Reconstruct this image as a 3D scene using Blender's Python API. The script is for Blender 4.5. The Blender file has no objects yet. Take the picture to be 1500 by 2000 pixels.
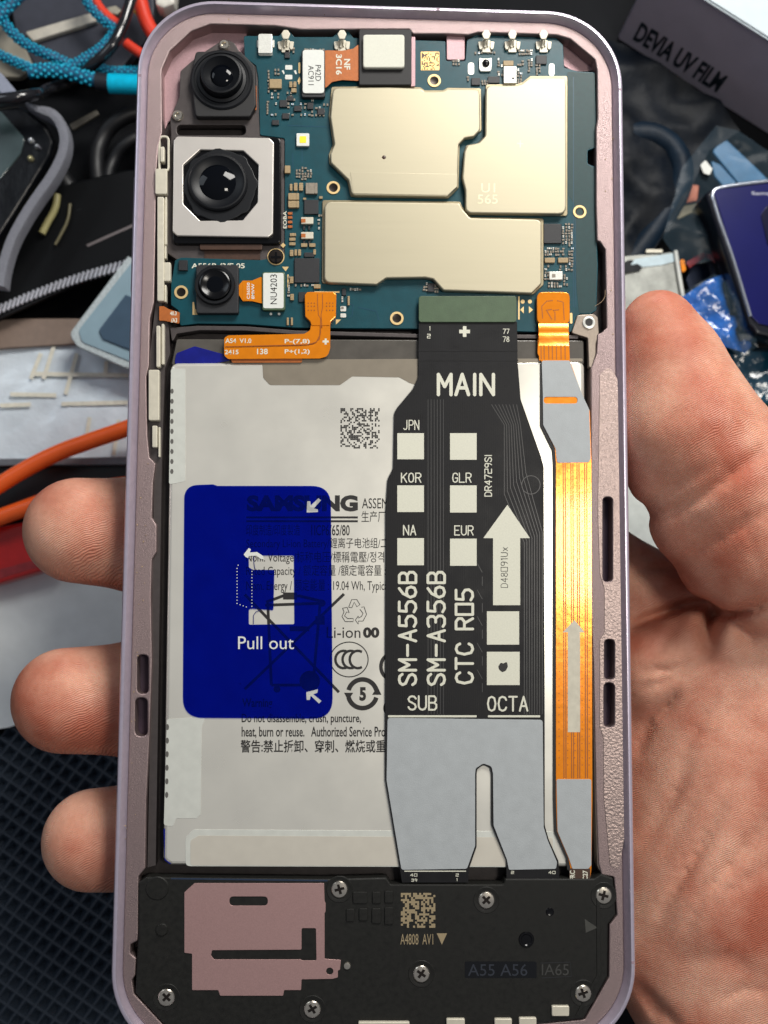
import bpy, bmesh, math, random
import numpy as np
from mathutils import Vector, Matrix
random.seed(7)
rng = np.random.default_rng(5)
S = bpy.context.scene
COL = S.collection
PI = math.pi
# One Blender unit is one centimetre.  The opened phone lies in the plane z = 0 (top of its metal band).

# ------------------------------------------------------------------ camera
CAMR = Matrix(((0.99914506, -0.00995745, -0.04012482),
               (0.00638264, 0.99607748, -0.08825487),
               (0.04084623, 0.08792332, 0.99528944)))
CAML = Vector((-0.5545708, -1.4651068, 15.5587189))
cd = bpy.data.cameras.new('camera')
cam = bpy.data.objects.new('camera', cd)
COL.objects.link(cam)
cam.matrix_world = Matrix.Translation(CAML) @ CAMR.to_4x4()
cd.sensor_fit = 'VERTICAL'
cd.sensor_height = 36.0
cd.lens = 36.0
cd.clip_start = 0.05
cd.clip_end = 400
cd.dof.use_dof = True
cd.dof.focus_distance = 15.6
cd.dof.aperture_fstop = 0.29
S.camera = cam

# ------------------------------------------------------------------ room light (an indoor workbench beside a window)
W = bpy.data.worlds.new('World')
S.world = W
W.use_nodes = True
wn, wl = W.node_tree.nodes, W.node_tree.links
bg = wn['Background']
tc = wn.new('ShaderNodeTexCoord')
sx = wn.new('ShaderNodeSeparateXYZ')
wr = wn.new('ShaderNodeValToRGB')
wl.new(tc.outputs['Generated'], sx.inputs[0])
wl.new(sx.outputs['Z'], wr.inputs[0])
wl.new(wr.outputs[0], bg.inputs[0])
wr.color_ramp.elements[0].position = 0.0
wr.color_ramp.elements[0].color = (0.25, 0.27, 0.31, 1)
wr.color_ramp.elements[1].position = 1.0
wr.color_ramp.elements[1].color = (0.86, 0.90, 1.0, 1)
bg.inputs[1].default_value = 0.24


def area(name, loc, target, sx_, sy_, power, color):
    l = bpy.data.lights.new(name, 'AREA')
    l.shape = 'RECTANGLE'
    l.size, l.size_y, l.energy, l.color = sx_, sy_, power, color
    o = bpy.data.objects.new(name, l)
    COL.objects.link(o)
    o.location = loc
    o.rotation_euler = (Vector(target) - Vector(loc)).to_track_quat('-Z', 'Y').to_euler()
    return o


area('window_light', (10, 25, 19), (1, 0, -1), 13, 10, 11500, (1.0, 0.97, 0.92))
area('overhead_window_light', (13.5, 1.6, 36), (0, 0, 0), 5.5, 6.5, 4300, (1.0, 0.94, 0.84))
area('side_fill_light', (-24, 17, 15), (-5, 0, -8), 12, 10, 950, (0.84, 0.92, 1.0))  # soft cool fill added at the upper left to lift the shaded bench
S.view_settings.view_transform = 'Standard'
S.view_settings.look = 'None'
S.view_settings.exposure = 0.0
S.view_settings.gamma = 1.0
S.view_settings.use_curve_mapping = False


# ------------------------------------------------------------------ geometry helpers
def P(px, py, z=0.0):
    """Point of the plane z (cm) under the photograph's pixel (px, py)."""
    d = CAMR @ Vector((px - 750.0, 1000.0 - py, -2000.0))
    t = (z - CAML.z) / d.z
    return Vector((CAML.x + t * d.x, CAML.y + t * d.y, z))


def cmpx(z=0.0):
    return (CAML.z - z) / 2000.0 * 1.003


ORIG = {}


def link(name, me, m, parent=None):
    """Link a mesh (vertices in world space) as one object with its origin in its middle."""
    if m is not None:
        me.materials.clear()
        for k in (m if isinstance(m, (list, tuple)) else [m]):
            me.materials.append(k)
    n = len(me.vertices)
    co = np.empty(n * 3, dtype=np.float32)
    me.vertices.foreach_get('co', co)
    co = co.reshape(-1, 3)
    c = (co.min(0) + co.max(0)) / 2 if n else np.zeros(3)
    c = c.astype(np.float64)
    me.vertices.foreach_set('co', (co - c).astype(np.float32).ravel())
    me.update()
    me.name = name
    o = bpy.data.objects.new(name, me)
    COL.objects.link(o)
    base = ORIG[parent.name] if parent else np.zeros(3)
    o.location = Vector(c - base)
    ORIG[o.name] = c
    if parent:
        o.parent = parent
    return o


def thing(name, label, cat, loc, group=None):
    o = bpy.data.objects.new(name, None)
    COL.objects.link(o)
    o.empty_display_size = 0.5
    o.location = loc
    ORIG[o.name] = np.array(loc, dtype=np.float64)
    return tag(o, label, cat, group)


def tag(o, label, cat, group=None):
    o['label'] = label
    o['category'] = cat
    if group:
        o['group'] = group
    return o


def smooth(o, ang=35):
    me = o.data
    for p in me.polygons:
        p.use_smooth = True
    try:
        me.set_sharp_from_angle(angle=math.radians(ang))
    except Exception:
        pass
    return o


def fillet(pts, r, seg=5):
    """Round the corners of a closed polygon.  r is a number or a list."""
    out = []
    n = len(pts)
    for i in range(n):
        p0, p1, p2 = (Vector(pts[i - 1][:2]), Vector(pts[i][:2]), Vector(pts[(i + 1) % n][:2]))
        rr = r[i] if isinstance(r, (list, tuple)) else r
        a, b = p0 - p1, p2 - p1
        la, lb = a.length, b.length
        if rr <= 0 or la < 1e-9 or lb < 1e-9:
            out.append((p1.x, p1.y))
            continue
        ca = max(-1, min(1, a.dot(b) / (la * lb)))
        ang = math.acos(ca)
        if ang > 3.05:
            out.append((p1.x, p1.y))
            continue
        t = min(rr / math.tan(ang / 2), la * 0.48, lb * 0.48)
        q0, q2 = p1 + a / la * t, p1 + b / lb * t
        for k in range(seg + 1):
            s = k / seg
            q = q0 * (1 - s) ** 2 + p1 * 2 * s * (1 - s) + q2 * s * s
            out.append((q.x, q.y))
    return out


def rect(x0, y0, x1, y1, r=0, seg=4):
    p = [(x0, y0), (x1, y0), (x1, y1), (x0, y1)]
    return fillet(p, r, seg) if r else p


def slot(x0, y0, x1, y1):
    return rect(x0, y0, x1, y1, min(abs(x1 - x0), abs(y1 - y0)) * 0.5, 6)


def circ(x, y, r, n=28, ry=None):
    ry = ry or r
    return [(x + r * math.cos(2 * PI * i / n), y + ry * math.sin(2 * PI * i / n)) for i in range(n)]


def flat_mesh(outlines, z, th, bevel=0.0, world=False, off=0.0):
    """Plate with holes: pixel outlines (or cm outlines) at height z, thickness th downwards."""
    cu = bpy.data.curves.new('tmp', 'CURVE')
    cu.dimensions = '2D'
    cu.fill_mode = 'BOTH'
    for ol in outlines:
        pts = [Vector((q[0], q[1], 0)) if world else P(q[0], q[1], z) for q in ol]
        sp = cu.splines.new('POLY')
        sp.points.add(len(pts) - 1)
        for k, q in enumerate(pts):
            sp.points[k].co = (q.x, q.y, 0, 1)
        sp.use_cyclic_u = True
    bevel = min(bevel, th * 0.45)
    cu.extrude = max(th / 2 - bevel, 0.00005)
    cu.bevel_depth = bevel
    cu.bevel_resolution = 2
    cu.offset = -bevel + off
    o = bpy.data.objects.new('tmp', cu)
    me = bpy.data.meshes.new_from_object(o)
    bpy.data.objects.remove(o)
    bpy.data.curves.remove(cu)
    for v in me.vertices:
        v.co.z += z - th / 2
    return me


def plate(name, outlines, z, th, m, parent=None, bevel=0.0, world=False, r=0):
    if outlines and not isinstance(outlines[0], list):
        outlines = [outlines]
    if r:
        outlines = [fillet(outlines[0], r)] + list(outlines[1:])
    o = link(name, flat_mesh(outlines, z, th, bevel, world), m, parent)
    return smooth(o, 30) if bevel else o


def merge(meshes, mats_idx=None):
    bm = bmesh.new()
    for i, me in enumerate(meshes):
        n0 = len(bm.faces)
        bm.from_mesh(me)
        bm.faces.ensure_lookup_table()
        for f in bm.faces[n0:]:
            f.material_index = mats_idx[i] if mats_idx else 0
    out = bpy.data.meshes.new('m')
    bm.to_mesh(out)
    bm.free()
    for me in meshes:
        bpy.data.meshes.remove(me)
    return out


def plates(name, items, m, parent=None):
    """Several flat pieces of one printed or moulded pattern as one mesh. items: (outlines, z, th, bevel, material index)"""
    ms, idx = [], []
    for it in items:
        ol = it[0] if isinstance(it[0][0], list) else [it[0]]
        ms.append(flat_mesh(ol, it[1], it[2], it[3] if len(it) > 3 else 0))
        idx.append(it[4] if len(it) > 4 else 0)
    o = link(name, merge(ms, idx), m, parent)
    return smooth(o, 30)


def plates_each(name, items, m, parent=None):
    for it in items:
        plate(name, list(it[0]), it[1], it[2], m, parent)


def lathe(px, py, z0, prof, n=40, tilt=0):
    """Solid of revolution about the vertical through (px,py) at z0: profile of (radius in pixels, z)."""
    c = P(px, py, z0)
    k = cmpx(z0)
    bm = bmesh.new()
    rings = []
    for (r, z) in prof:
        if r <= 1e-6:
            rings.append([bm.verts.new((c.x, c.y, z))])
        else:
            rings.append([bm.verts.new((c.x + r * k * math.cos(2 * PI * i / n), c.y + r * k * math.sin(2 * PI * i / n), z)) for i in range(n)])
    for a, b in zip(rings, rings[1:]):
        for i in range(n):
            j = (i + 1) % n
            if len(a) == 1 and len(b) == 1:
                continue
            if len(a) == 1:
                bm.faces.new((a[0], b[i], b[j]))
            elif len(b) == 1:
                bm.faces.new((a[i], b[0], a[j]))
            else:
                bm.faces.new((a[i], b[i], b[j], a[j]))
    bmesh.ops.recalc_face_normals(bm, faces=bm.faces)
    me = bpy.data.meshes.new('lathe')
    bm.to_mesh(me)
    bm.free()
    return me


def turned(name, px, py, z0, prof, m, parent=None, n=40, ang=35):
    return smooth(link(name, lathe(px, py, z0, prof, n), m, parent), ang)


def text_mesh(s, bold=0.0, font_h=1.0):
    cu = bpy.data.curves.new('tmp', 'FONT')
    cu.body = s
    cu.offset = bold
    cu.resolution_u = 3
    cu.fill_mode = 'FRONT'
    o = bpy.data.objects.new('tmp', cu)
    me = bpy.data.meshes.new_from_object(o)
    bpy.data.objects.remove(o)
    bpy.data.curves.remove(cu)
    return me


def remap(me, fn):
    for v in me.vertices:
        v.co = fn(v.co)
    me.update()
    return me


def fitbox(me, x0, y0, x1, y1, z, rot=0, thick=0.0):
    n = len(me.vertices)
    co = np.empty(n * 3, dtype=np.float32)
    me.vertices.foreach_get('co', co)
    co = co.reshape(-1, 3)
    lo, hi = co.min(0), co.max(0)
    sp = np.maximum(hi - lo, 1e-6)

    def fn(c):
        u, v = (c.x - lo[0]) / sp[0], (c.y - lo[1]) / sp[1]
        w = ((c.z - lo[2]) / sp[2] - 1) * thick if sp[2] > 2e-6 else 0
        if rot == 0:
            q = P(x0 + u * (x1 - x0), y1 - v * (y1 - y0), z)
        elif rot == 90:
            q = P(x1 - v * (x1 - x0), y1 - u * (y1 - y0), z)
        else:
            q = P(x0 + v * (x1 - x0), y0 + u * (y1 - y0), z)
        q.z += w
        return q
    return remap(me, fn)


def txt(s, x0, y0, x1, y1, z, m, parent, rot=0, bold=0.0, name='printed_text'):
    return link(name, fitbox(text_mesh(s, bold), x0, y0, x1, y1, z, rot), m, parent)


def txts(items, z, m, parent, name='printed_text'):
    """Several words of one print block as one mesh. items: (string, x0,y0,x1,y1, rot, bold)"""
    for i in items:
        txt(i[0], i[1], i[2], i[3], i[4], z, m, parent, i[5] if len(i) > 5 else 0, i[6] if len(i) > 6 else 0, name)


# a rounded single-stroke alphabet like the one printed on circuit films (grid 4 wide, 6 tall)
GL = {
    'A': ['0,0 2,6 4,0', '.7,2 3.3,2'], 'B': ['0,0 0,6 2.8,6 3.7,5.2 3.7,4 2.8,3.1 0,3.1', '2.8,3.1 4,2.3 4,.9 3,0 0,0'],
    'C': ['4,4.6 3.4,5.6 2,6 .6,5.4 0,3 .6,.6 2,0 3.4,.4 4,1.4'], 'D': ['0,0 0,6 2.4,6 4,4.6 4,1.4 2.4,0 0,0'],
    'E': ['4,6 0,6 0,0 4,0', '0,3.1 3,3.1'], 'G': ['4,4.8 3.4,5.7 2,6 .6,5.4 0,3 .6,.6 2,0 3.4,.4 4,1.4 4,2.8 2.2,2.8'],
    'I': ['2,0 2,6'], 'J': ['3.4,6 3.4,1.2 2.6,.2 1.2,0 .2,.8'], 'K': ['0,0 0,6', '4,6 0,2.4', '1.4,3.6 4,0'], 'L': ['0,6 0,0 4,0'],
    'M': ['0,0 0,6 2,2.4 4,6 4,0'], 'N': ['0,0 0,6 4,0 4,6'], 'O': ['2,6 .6,5.4 0,3 .6,.6 2,0 3.4,.6 4,3 3.4,5.4 2,6'],
    'P': ['0,0 0,6 2.8,6 4,5.2 4,3.8 2.8,2.9 0,2.9'], 'R': ['0,0 0,6 2.8,6 4,5.2 4,3.9 2.8,3 0,3', '2.2,3 4,0'],
    'S': ['4,4.9 3.2,5.8 2,6 .7,5.7 0,4.8 .5,3.7 2,3.1 3.5,2.4 4,1.3 3.3,.3 2,0 .7,.3 0,1.2'], 'T': ['0,6 4,6', '2,6 2,0'],
    'U': ['0,6 0,1.4 .8,.3 2,0 3.2,.3 4,1.4 4,6'], 'V': ['0,6 2,0 4,6'], 'x': ['.4,4 3.6,0', '3.6,4 .4,0'],
    '-': ['0,3 4,3'], '0': ['0,0 0,6 4,6 4,0 0,0'], '1': ['1,5 2,6 2,0'], '2': ['0,6 4,6 4,3.2 0,3 0,0 4,0'],
    '3': ['0,5.6 1,6 3,6 3.8,5.2 3.8,4 3,3.2 1.6,3.2', '3,3.2 4,2.2 4,.9 3,0 1,0 0,.6'], '4': ['3,0 3,6', '3,6 0,2 4,2'],
    '5': ['3.8,6 .4,6 .2,3.4 2.4,3.6 3.8,2.8 4,1.4 3,.2 1.4,0 0,.7'], '6': ['3.4,6 1.4,4.6 0,2 .6,.5 2,0 3.5,.5 4,1.8 3.4,3.1 2,3.4 .6,3'],
    '7': ['0,6 4,6 1.4,0'], '8': ['2,3.2 .5,4 .5,5.4 2,6 3.5,5.4 3.5,4 2,3.2 .2,2.2 .2,.8 2,0 3.8,.8 3.8,2.2 2,3.2'],
    '9': ['4,4 3.6,5.5 2,6 .4,5.5 .2,4 1,3 3,3 4,4 3.6,1.4 2.6,0'], ' ': [],
}


def stroke_mesh(s, w, x0, y0, x1, y1, z, rot):
    """Lettering drawn with a round pen: every stroke a strip with round joints, all lying in one thin printed layer."""
    adv, x = [], 0
    for ch in s:
        wd = {' ': 2.6, 'I': .8, '1': 2.4}.get(ch, 4)
        adv.append((ch, x))
        x += wd + 1.55
    tot = x - 1.55
    W, H = (x1 - x0, y1 - y0) if rot == 0 else (y1 - y0, x1 - x0)
    pen = w * min(W / tot, H / 6)
    sx_, sy_ = (W - pen) / tot, (H - pen) / 6

    def px(u, v):
        u, v = pen / 2 + u * sx_, pen / 2 + v * sy_
        return (x0 + u, y1 - v) if rot == 0 else (x1 - v, y1 - u)
    bm = bmesh.new()
    k = 0
    for ch, ox in adv:
        for st in GL.get(ch, []):
            pts = [tuple(float(t) for t in q.split(',')) for q in st.split()]
            if ch == 'I':
                pts = [(.4, q[1]) for q in pts]
            if ch == '1':
                pts = [(q[0] - .4, q[1]) for q in pts]
            pp = [Vector(px(ox + a, b)) for a, b in pts]
            for a in pp:
                k += 1
                bm.faces.new([bm.verts.new(P(a.x + pen / 2 * math.cos(t * PI / 6), a.y - pen / 2 * math.sin(t * PI / 6), z + k * 3e-5)) for t in range(12)])
            for a, b in zip(pp, pp[1:]):
                d = b - a
                if d.length < 1e-6:
                    continue
                k += 1
                n = Vector((-d.y, d.x)).normalized() * pen / 2
                bm.faces.new([bm.verts.new(P(q.x, q.y, z + k * 3e-5)) for q in (a - n, b - n, b + n, a + n)])
    bmesh.ops.recalc_face_normals(bm, faces=bm.faces)
    for f in bm.faces:
        if f.normal.z < 0:
            f.normal_flip()
    me = bpy.data.meshes.new('strokes')
    bm.to_mesh(me)
    bm.free()
    return me


def strokes(items, z, m, parent, name='printed_text'):
    for i in items:
        r_ = i[5] if len(i) > 5 else 0
        link(name, stroke_mesh(i[0], (i[6] if len(i) > 6 else 0.42) * 2.2, i[1], i[2], i[3], i[4], z, r_), m, parent)


def line_mesh(polys, z, w, closed=False):
    """Flat printed lines: pixel polylines, width w pixels."""
    bm = bmesh.new()
    for ip, pl in enumerate(polys):
        z += 1.5e-4 if ip else 0
        pts = [Vector(q) for q in pl]
        n = len(pts)
        L, R = [], []
        for i in range(n):
            a = pts[max(i - 1, 0)]
            b = pts[min(i + 1, n - 1)]
            d = (b - a)
            if d.length < 1e-9:
                d = Vector((1, 0))
            d.normalize()
            nn = Vector((-d.y, d.x)) * w / 2
            L.append(bm.verts.new(P(pts[i].x + nn.x, pts[i].y + nn.y, z)))
            R.append(bm.verts.new(P(pts[i].x - nn.x, pts[i].y - nn.y, z)))
        for i in range(n - 1):
            bm.faces.new((L[i], L[i + 1], R[i + 1], R[i]))
    bmesh.ops.recalc_face_normals(bm, faces=bm.faces)
    for f in bm.faces:
        if f.normal.z < 0:
            f.normal_flip()
    me = bpy.data.meshes.new('l')
    bm.to_mesh(me)
    bm.free()
    return me


def lines(name, polys, z, w, m, parent):
    return link(name, line_mesh(polys, z, w), m, parent)


def tube_mesh(pts, r, res=3, cyc=False, smoothpath=True):
    cu = bpy.data.curves.new('tmp', 'CURVE')
    cu.dimensions = '3D'
    cu.bevel_depth = r
    cu.bevel_resolution = res
    cu.use_fill_caps = True
    if smoothpath and len(pts) > 2:
        sp = cu.splines.new('BEZIER')
        sp.bezier_points.add(len(pts) - 1)
        for k, q in enumerate(pts):
            b = sp.bezier_points[k]
            b.co = q
            b.handle_left_type = b.handle_right_type = 'AUTO'
        sp.resolution_u = 14
    else:
        sp = cu.splines.new('POLY')
        sp.points.add(len(pts) - 1)
        for k, q in enumerate(pts):
            sp.points[k].co = (q[0], q[1], q[2], 1)
    sp.use_cyclic_u = cyc
    o = bpy.data.objects.new('tmp', cu)
    me = bpy.data.meshes.new_from_object(o)
    bpy.data.objects.remove(o)
    bpy.data.curves.remove(cu)
    return me


def tube(name, pts, r, m, parent=None, **k):
    return smooth(link(name, tube_mesh(pts, r, **k), m, parent), 60)


# ------------------------------------------------------------------ materials
def lin(c):
    return tuple((v / 255 / 12.92 if v / 255 <= 0.04045 else ((v / 255 + 0.055) / 1.055) ** 2.4) for v in c[:3]) + (1,)


def mat(name, rgb, rough=0.5, metal=0.0, var=0.06, vscale=8.0, bump=0.0, bscale=60.0, coat=0.0, sss=0.0, spec=0.5, alpha=1.0, detail=4.0, stretch=None, rvar=0.0, trans=0.0, dist=0.02):
    m = bpy.data.materials.new(name)
    m.use_nodes = True
    nt = m.node_tree
    N, L = nt.nodes, nt.links
    b = N['Principled BSDF']
    c = lin(rgb)
    b.inputs['Base Color'].default_value = c
    b.inputs['Roughness'].default_value = rough
    b.inputs['Metallic'].default_value = metal
    b.inputs['Coat Weight'].default_value = coat
    b.inputs['Coat Roughness'].default_value = 0.08
    b.inputs['Specular IOR Level'].default_value = spec
    b.inputs['Alpha'].default_value = alpha
    b.inputs['Transmission Weight'].default_value = trans
    tcn = N.new('ShaderNodeTexCoord')
    vec = tcn.outputs['Object']
    if stretch:
        mp = N.new('ShaderNodeMapping')
        mp.inputs['Scale'].default_value = stretch
        L.new(vec, mp.inputs[0])
        vec = mp.outputs[0]
    if var or rvar:
        nz = N.new('ShaderNodeTexNoise')
        nz.inputs['Scale'].default_value = vscale
        nz.inputs['Detail'].default_value = detail
        L.new(vec, nz.inputs['Vector'])
        if var:
            rp = N.new('ShaderNodeValToRGB')
            rp.color_ramp.elements[0].position = 0.3
            rp.color_ramp.elements[1].position = 0.7
            rp.color_ramp.elements[0].color = tuple(max(0, v * (1 - var * 1.6)) for v in c[:3]) + (1,)
            rp.color_ramp.elements[1].color = tuple(min(1, v * (1 + var * 1.6)) for v in c[:3]) + (1,)
            L.new(nz.outputs['Fac'], rp.inputs[0])
            L.new(rp.outputs[0], b.inputs['Base Color'])
        if rvar:
            mr = N.new('ShaderNodeMapRange')
            mr.inputs['From Min'].default_value = 0.3
            mr.inputs['From Max'].default_value = 0.7
            mr.inputs['To Min'].default_value = max(0.02, rough - rvar)
            mr.inputs['To Max'].default_value = min(1, rough + rvar)
            L.new(nz.outputs['Fac'], mr.inputs['Value'])
            L.new(mr.outputs[0], b.inputs['Roughness'])
    if bump:
        n2 = N.new('ShaderNodeTexNoise')
        n2.inputs['Scale'].default_value = bscale
        n2.inputs['Detail'].default_value = 3
        L.new(vec, n2.inputs['Vector'])
        bp = N.new('ShaderNodeBump')
        bp.inputs['Strength'].default_value = bump
        bp.inputs['Distance'].default_value = dist
        L.new(n2.outputs['Fac'], bp.inputs['Height'])
        L.new(bp.outputs[0], b.inputs['Normal'])
    return m


def wavebump(m, scale, strength, direction='X', distort=0.0, dist=0.01, color_mix=None):
    """Add a regular ribbing (weave, traces) to a material."""
    nt = m.node_tree
    N, L = nt.nodes, nt.links
    b = N['Principled BSDF']
    w = N.new('ShaderNodeTexWave')
    w.bands_direction = direction
    w.inputs['Scale'].default_value = scale
    w.inputs['Distortion'].default_value = distort
    w.inputs['Detail'].default_value = 1
    t = N.new('ShaderNodeTexCoord')
    L.new(t.outputs['Object'], w.inputs['Vector'])
    bp = N.new('ShaderNodeBump')
    bp.inputs['Strength'].default_value = strength
    bp.inputs['Distance'].default_value = dist
    L.new(w.outputs['Fac'], bp.inputs['Height'])
    if b.inputs['Normal'].links:
        L.new(b.inputs['Normal'].links[0].from_socket, bp.inputs['Normal'])
    L.new(bp.outputs[0], b.inputs['Normal'])
    if color_mix:
        mx = N.new('ShaderNodeMix')
        mx.data_type = 'RGBA'
        mx.inputs['B'].default_value = lin(color_mix)
        if b.inputs['Base Color'].links:
            L.new(b.inputs['Base Color'].links[0].from_socket, mx.inputs['A'])
        else:
            mx.inputs['A'].default_value = b.inputs['Base Color'].default_value
        L.new(w.outputs['Fac'], mx.inputs['Factor'])
        L.new(mx.outputs['Result'], b.inputs['Base Color'])
    return m


def film(name, rgb, opacity, rough=0.15, spec=0.5, var=0.0):
    """Thin see-through film: tinted diffuse mixed with clear."""
    m = mat(name, rgb, rough, var=var, vscale=3, spec=spec)
    nt = m.node_tree
    out = nt.nodes['Material Output']
    t = nt.nodes.new('ShaderNodeBsdfTransparent')
    mx = nt.nodes.new('ShaderNodeMixShader')
    mx.inputs[0].default_value = opacity
    nt.links.new(t.outputs[0], mx.inputs[1])
    nt.links.new(nt.nodes['Principled BSDF'].outputs[0], mx.inputs[2])
    nt.links.new(mx.outputs[0], out.inputs[0])
    return m, t


M = {}
M['ledge'] = mat('ledge_paint', (152, 134, 133), 0.44, 0.85, 0.05, 60, 0.35, 110, rvar=0.06)
M['band'] = mat('band_paint', (206, 196, 212), 0.3, 0.6, 0.03, 10, 0.05, 200)
M['groove'] = mat('groove_paint', (128, 108, 134), 0.28, 0.9, 0.05, 30)
M['floor'] = mat('magnesium_floor', (58, 53, 52), 0.5, 0.5, 0.1, 6, 0.15, 120)
M['bracket'] = mat('bracket_metal', (76, 70, 69), 0.45, 0.4, 0.06, 10, 0.1, 150)
M['pinkfloor'] = mat('pink_floor', (172, 140, 144), 0.45, 0.5, 0.05, 40, 0.2, 140)
M['pcb'] = mat('solder_mask', (3, 66, 76), 0.36, 0.0, 0.08, 5, 0.12, 90, coat=0.08, spec=0.35)
M['pcbdark'] = mat('dark_solder_mask', (4, 52, 54), 0.45, 0.0, 0.06, 12, 0.1, 160, spec=0.4)
M['shield'] = mat('shield_steel', (182, 174, 150), 0.44, 0.6, 0.006, 1.0, 0.006, 14, rvar=0.012, detail=8, stretch=(.6, 22, 1))
M['shieldside'] = mat('shield_wall_steel', (150, 140, 115), 0.4, 0.9)
M['gold'] = mat('gold_plating', (222, 186, 120), 0.32, 0.85, 0.05, 20)
M['tin'] = mat('tin', (226, 226, 218), 0.32, 0.3, 0.06, 40)
M['cream'] = mat('antenna_cream', (206, 200, 182), 0.4, 0.15, 0.04, 12, 0.05, 60)
M['chip'] = mat('chip_epoxy', (24, 25, 29), 0.5, 0, 0.08, 30, 0.1, 200)
M['ceramic'] = mat('capacitor_ceramic', (158, 136, 100), 0.5, 0, 0.08, 40)
M['brown'] = mat('inductor_ferrite', (136, 126, 112), 0.5, 0, 0.08, 30)
M['bluechip'] = mat('blue_resistor', (96, 136, 178), 0.45, 0, 0.1, 40)
M['white'] = mat('white_label', (216, 218, 212), 0.5, 0, 0.02, 20)
M['silk'] = mat('silkscreen_ink', (212, 211, 194), 0.55, 0, 0.03, 40)
M['goldink'] = mat('exposed_pad', (226, 196, 140), 0.4, 0.5, 0.03, 40)
M['ink'] = mat('black_ink', (22, 19, 18), 0.5, 0, 0.0)
M['blackpl'] = mat('black_module_plastic', (28, 28, 26), 0.5, 0, 0.1, 14, 0.35, 120, dist=0.008, spec=.25, rvar=.1)
M['blackgl'] = mat('glossy_black', (10, 10, 12), 0.2, 0, 0, spec=0.3)
M['lensring'] = mat('lens_barrel', (15, 17, 21), 0.42, 0, 0.05, 20, spec=.3)
M['lens'] = mat('lens_glass', (5, 7, 12), 0.06, 0, 0, coat=0.0, spec=0.22)
M['plate'] = mat('camera_cover_steel', (222, 216, 208), 0.34, 0.55, 0.02, 3)
M['orange'] = mat('polyimide_film', (242, 140, 8), 0.22, 0.35, 0.04, 6, 0.12, 4, coat=0.3, dist=.03)
M['copper'] = mat('brown_polyimide', (176, 98, 42), 0.4, 0.1, 0.06, 14, 0.1, 40)
M['trace'] = mat('covered_trace', (150, 78, 12), 0.4, 0.0, 0.03, 30)
M['darkflex'] = mat('dark_brown_film', (66, 44, 32), 0.4, 0, 0.1, 18)
M['film'] = mat('black_coverlay', (24, 24, 26), 0.45, 0, 0.08, 3, 0.08, 200, spec=0.22, rvar=.08)
wavebump(M['film'], 11.0, 0.04, 'X', 0.6, 0.01)
M['stiff'] = mat('grey_stiffener', (166, 171, 173), 0.5, 0.0, 0.035, 5, 0.2, 90, rvar=.08)
M['green'] = mat('green_stiffener', (72, 92, 66), 0.4, 0.0, 0.06, 6, 0.1, 60)
M['battery'] = mat('battery_pouch', (229, 226, 215), 0.3, 0.52, 0.015, 1.5, 0.05, 1.6, rvar=0.03)
M['batt_side'] = mat('battery_fold', (196, 190, 176), 0.3, 0.4, 0.03, 3)
M['tape'] = mat('clear_tape_over_foil', (214, 208, 194), 0.33, 0.3, 0.02, 4)
M['tapew'] = mat('frosted_tape', (204, 206, 198), 0.42, 0.1, 0.03, 6)
M['taped'] = mat('brown_tape', (140, 131, 116), 0.3, 0.2, 0.04, 4)
M['terrace'] = mat('dark_terrace_tape', (88, 84, 78), 0.25, 0.1, 0.08, 5, 0.05, 10)
M['bluefoil'] = mat('blue_film_edge', (20, 26, 120), 0.15, 0, 0.1, 5, 0.2, 6)
M['foam'] = mat('white_foam', (214, 214, 200), 0.8, 0, 0.02, 40, 0.2, 120)
M['blackfoam'] = mat('black_foam', (26, 25, 26), 0.6, 0, 0.05, 20)
M['pink'] = mat('pink_graphite_plate', (176, 141, 138), 0.4, 0.45, 0.05, 70, 0.15, 170, rvar=0.06)
M['screw'] = mat('screw_steel', (206, 198, 184), 0.26, 0.95, 0.05, 20)
M['darkscrew'] = mat('blackened_screw', (60, 54, 50), 0.3, 0.9, 0.05, 20)
M['yellow'] = mat('led_phosphor', (240, 226, 40), 0.5, 0, 0.02, 30)
M['glue'] = mat('dried_adhesive', (164, 146, 141), 0.38, 0.75, 0.05, 22, .3, 26, dist=0.04)
M['laser'] = mat('laser_marking', (150, 134, 104), 0.6, 0, 0.05, 60)
M['slotfloor'] = mat('slot_floor', (62, 46, 62), .6, 0, 0)
M['seam'] = mat('antenna_seam', (150, 128, 140), 0.5, 0, 0.02, 20)

# ================================================================== THE PHONE
phone = thing('phone', 'opened pink smartphone with bare circuit board, battery and ribbon cables, held in a hand', 'smartphone', (0, 0, -0.82))
HW, HH, RC = 3.87, 8.055, 1.22


def rrect(off, n=16):
    hw, hh, r = HW - off, HH - off, max(RC - off, 0.2)
    pts = []
    for cx, cy, a0 in ((hw - r, hh - r, 0), (-hw + r, hh - r, 90), (-hw + r, -hh + r, 180), (hw - r, -hh + r, 270)):
        for k in range(n + 1):
            a = math.radians(a0 + 90 * k / n)
            # slightly squarer than a circle, as phone corners are
            pts.append((cx + r * math.cos(a), cy + r * math.sin(a)))
    return pts


def loft(profile, mats=None):
    bm = bmesh.new()
    rings = []
    for off, z in profile:
        rings.append([bm.verts.new((x, y, z)) for x, y in rrect(off)])
    n = len(rings[0])
    for ri, (a, b) in enumerate(zip(rings, rings[1:])):
        for i in range(n):
            f = bm.faces.new((a[i], a[(i + 1) % n], b[(i + 1) % n], b[i]))
            if mats:
                f.material_index = mats[ri]
    bmesh.ops.recalc_face_normals(bm, faces=bm.faces)
    me = bpy.data.meshes.new('loft')
    bm.to_mesh(me)
    bm.free()
    return me


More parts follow.
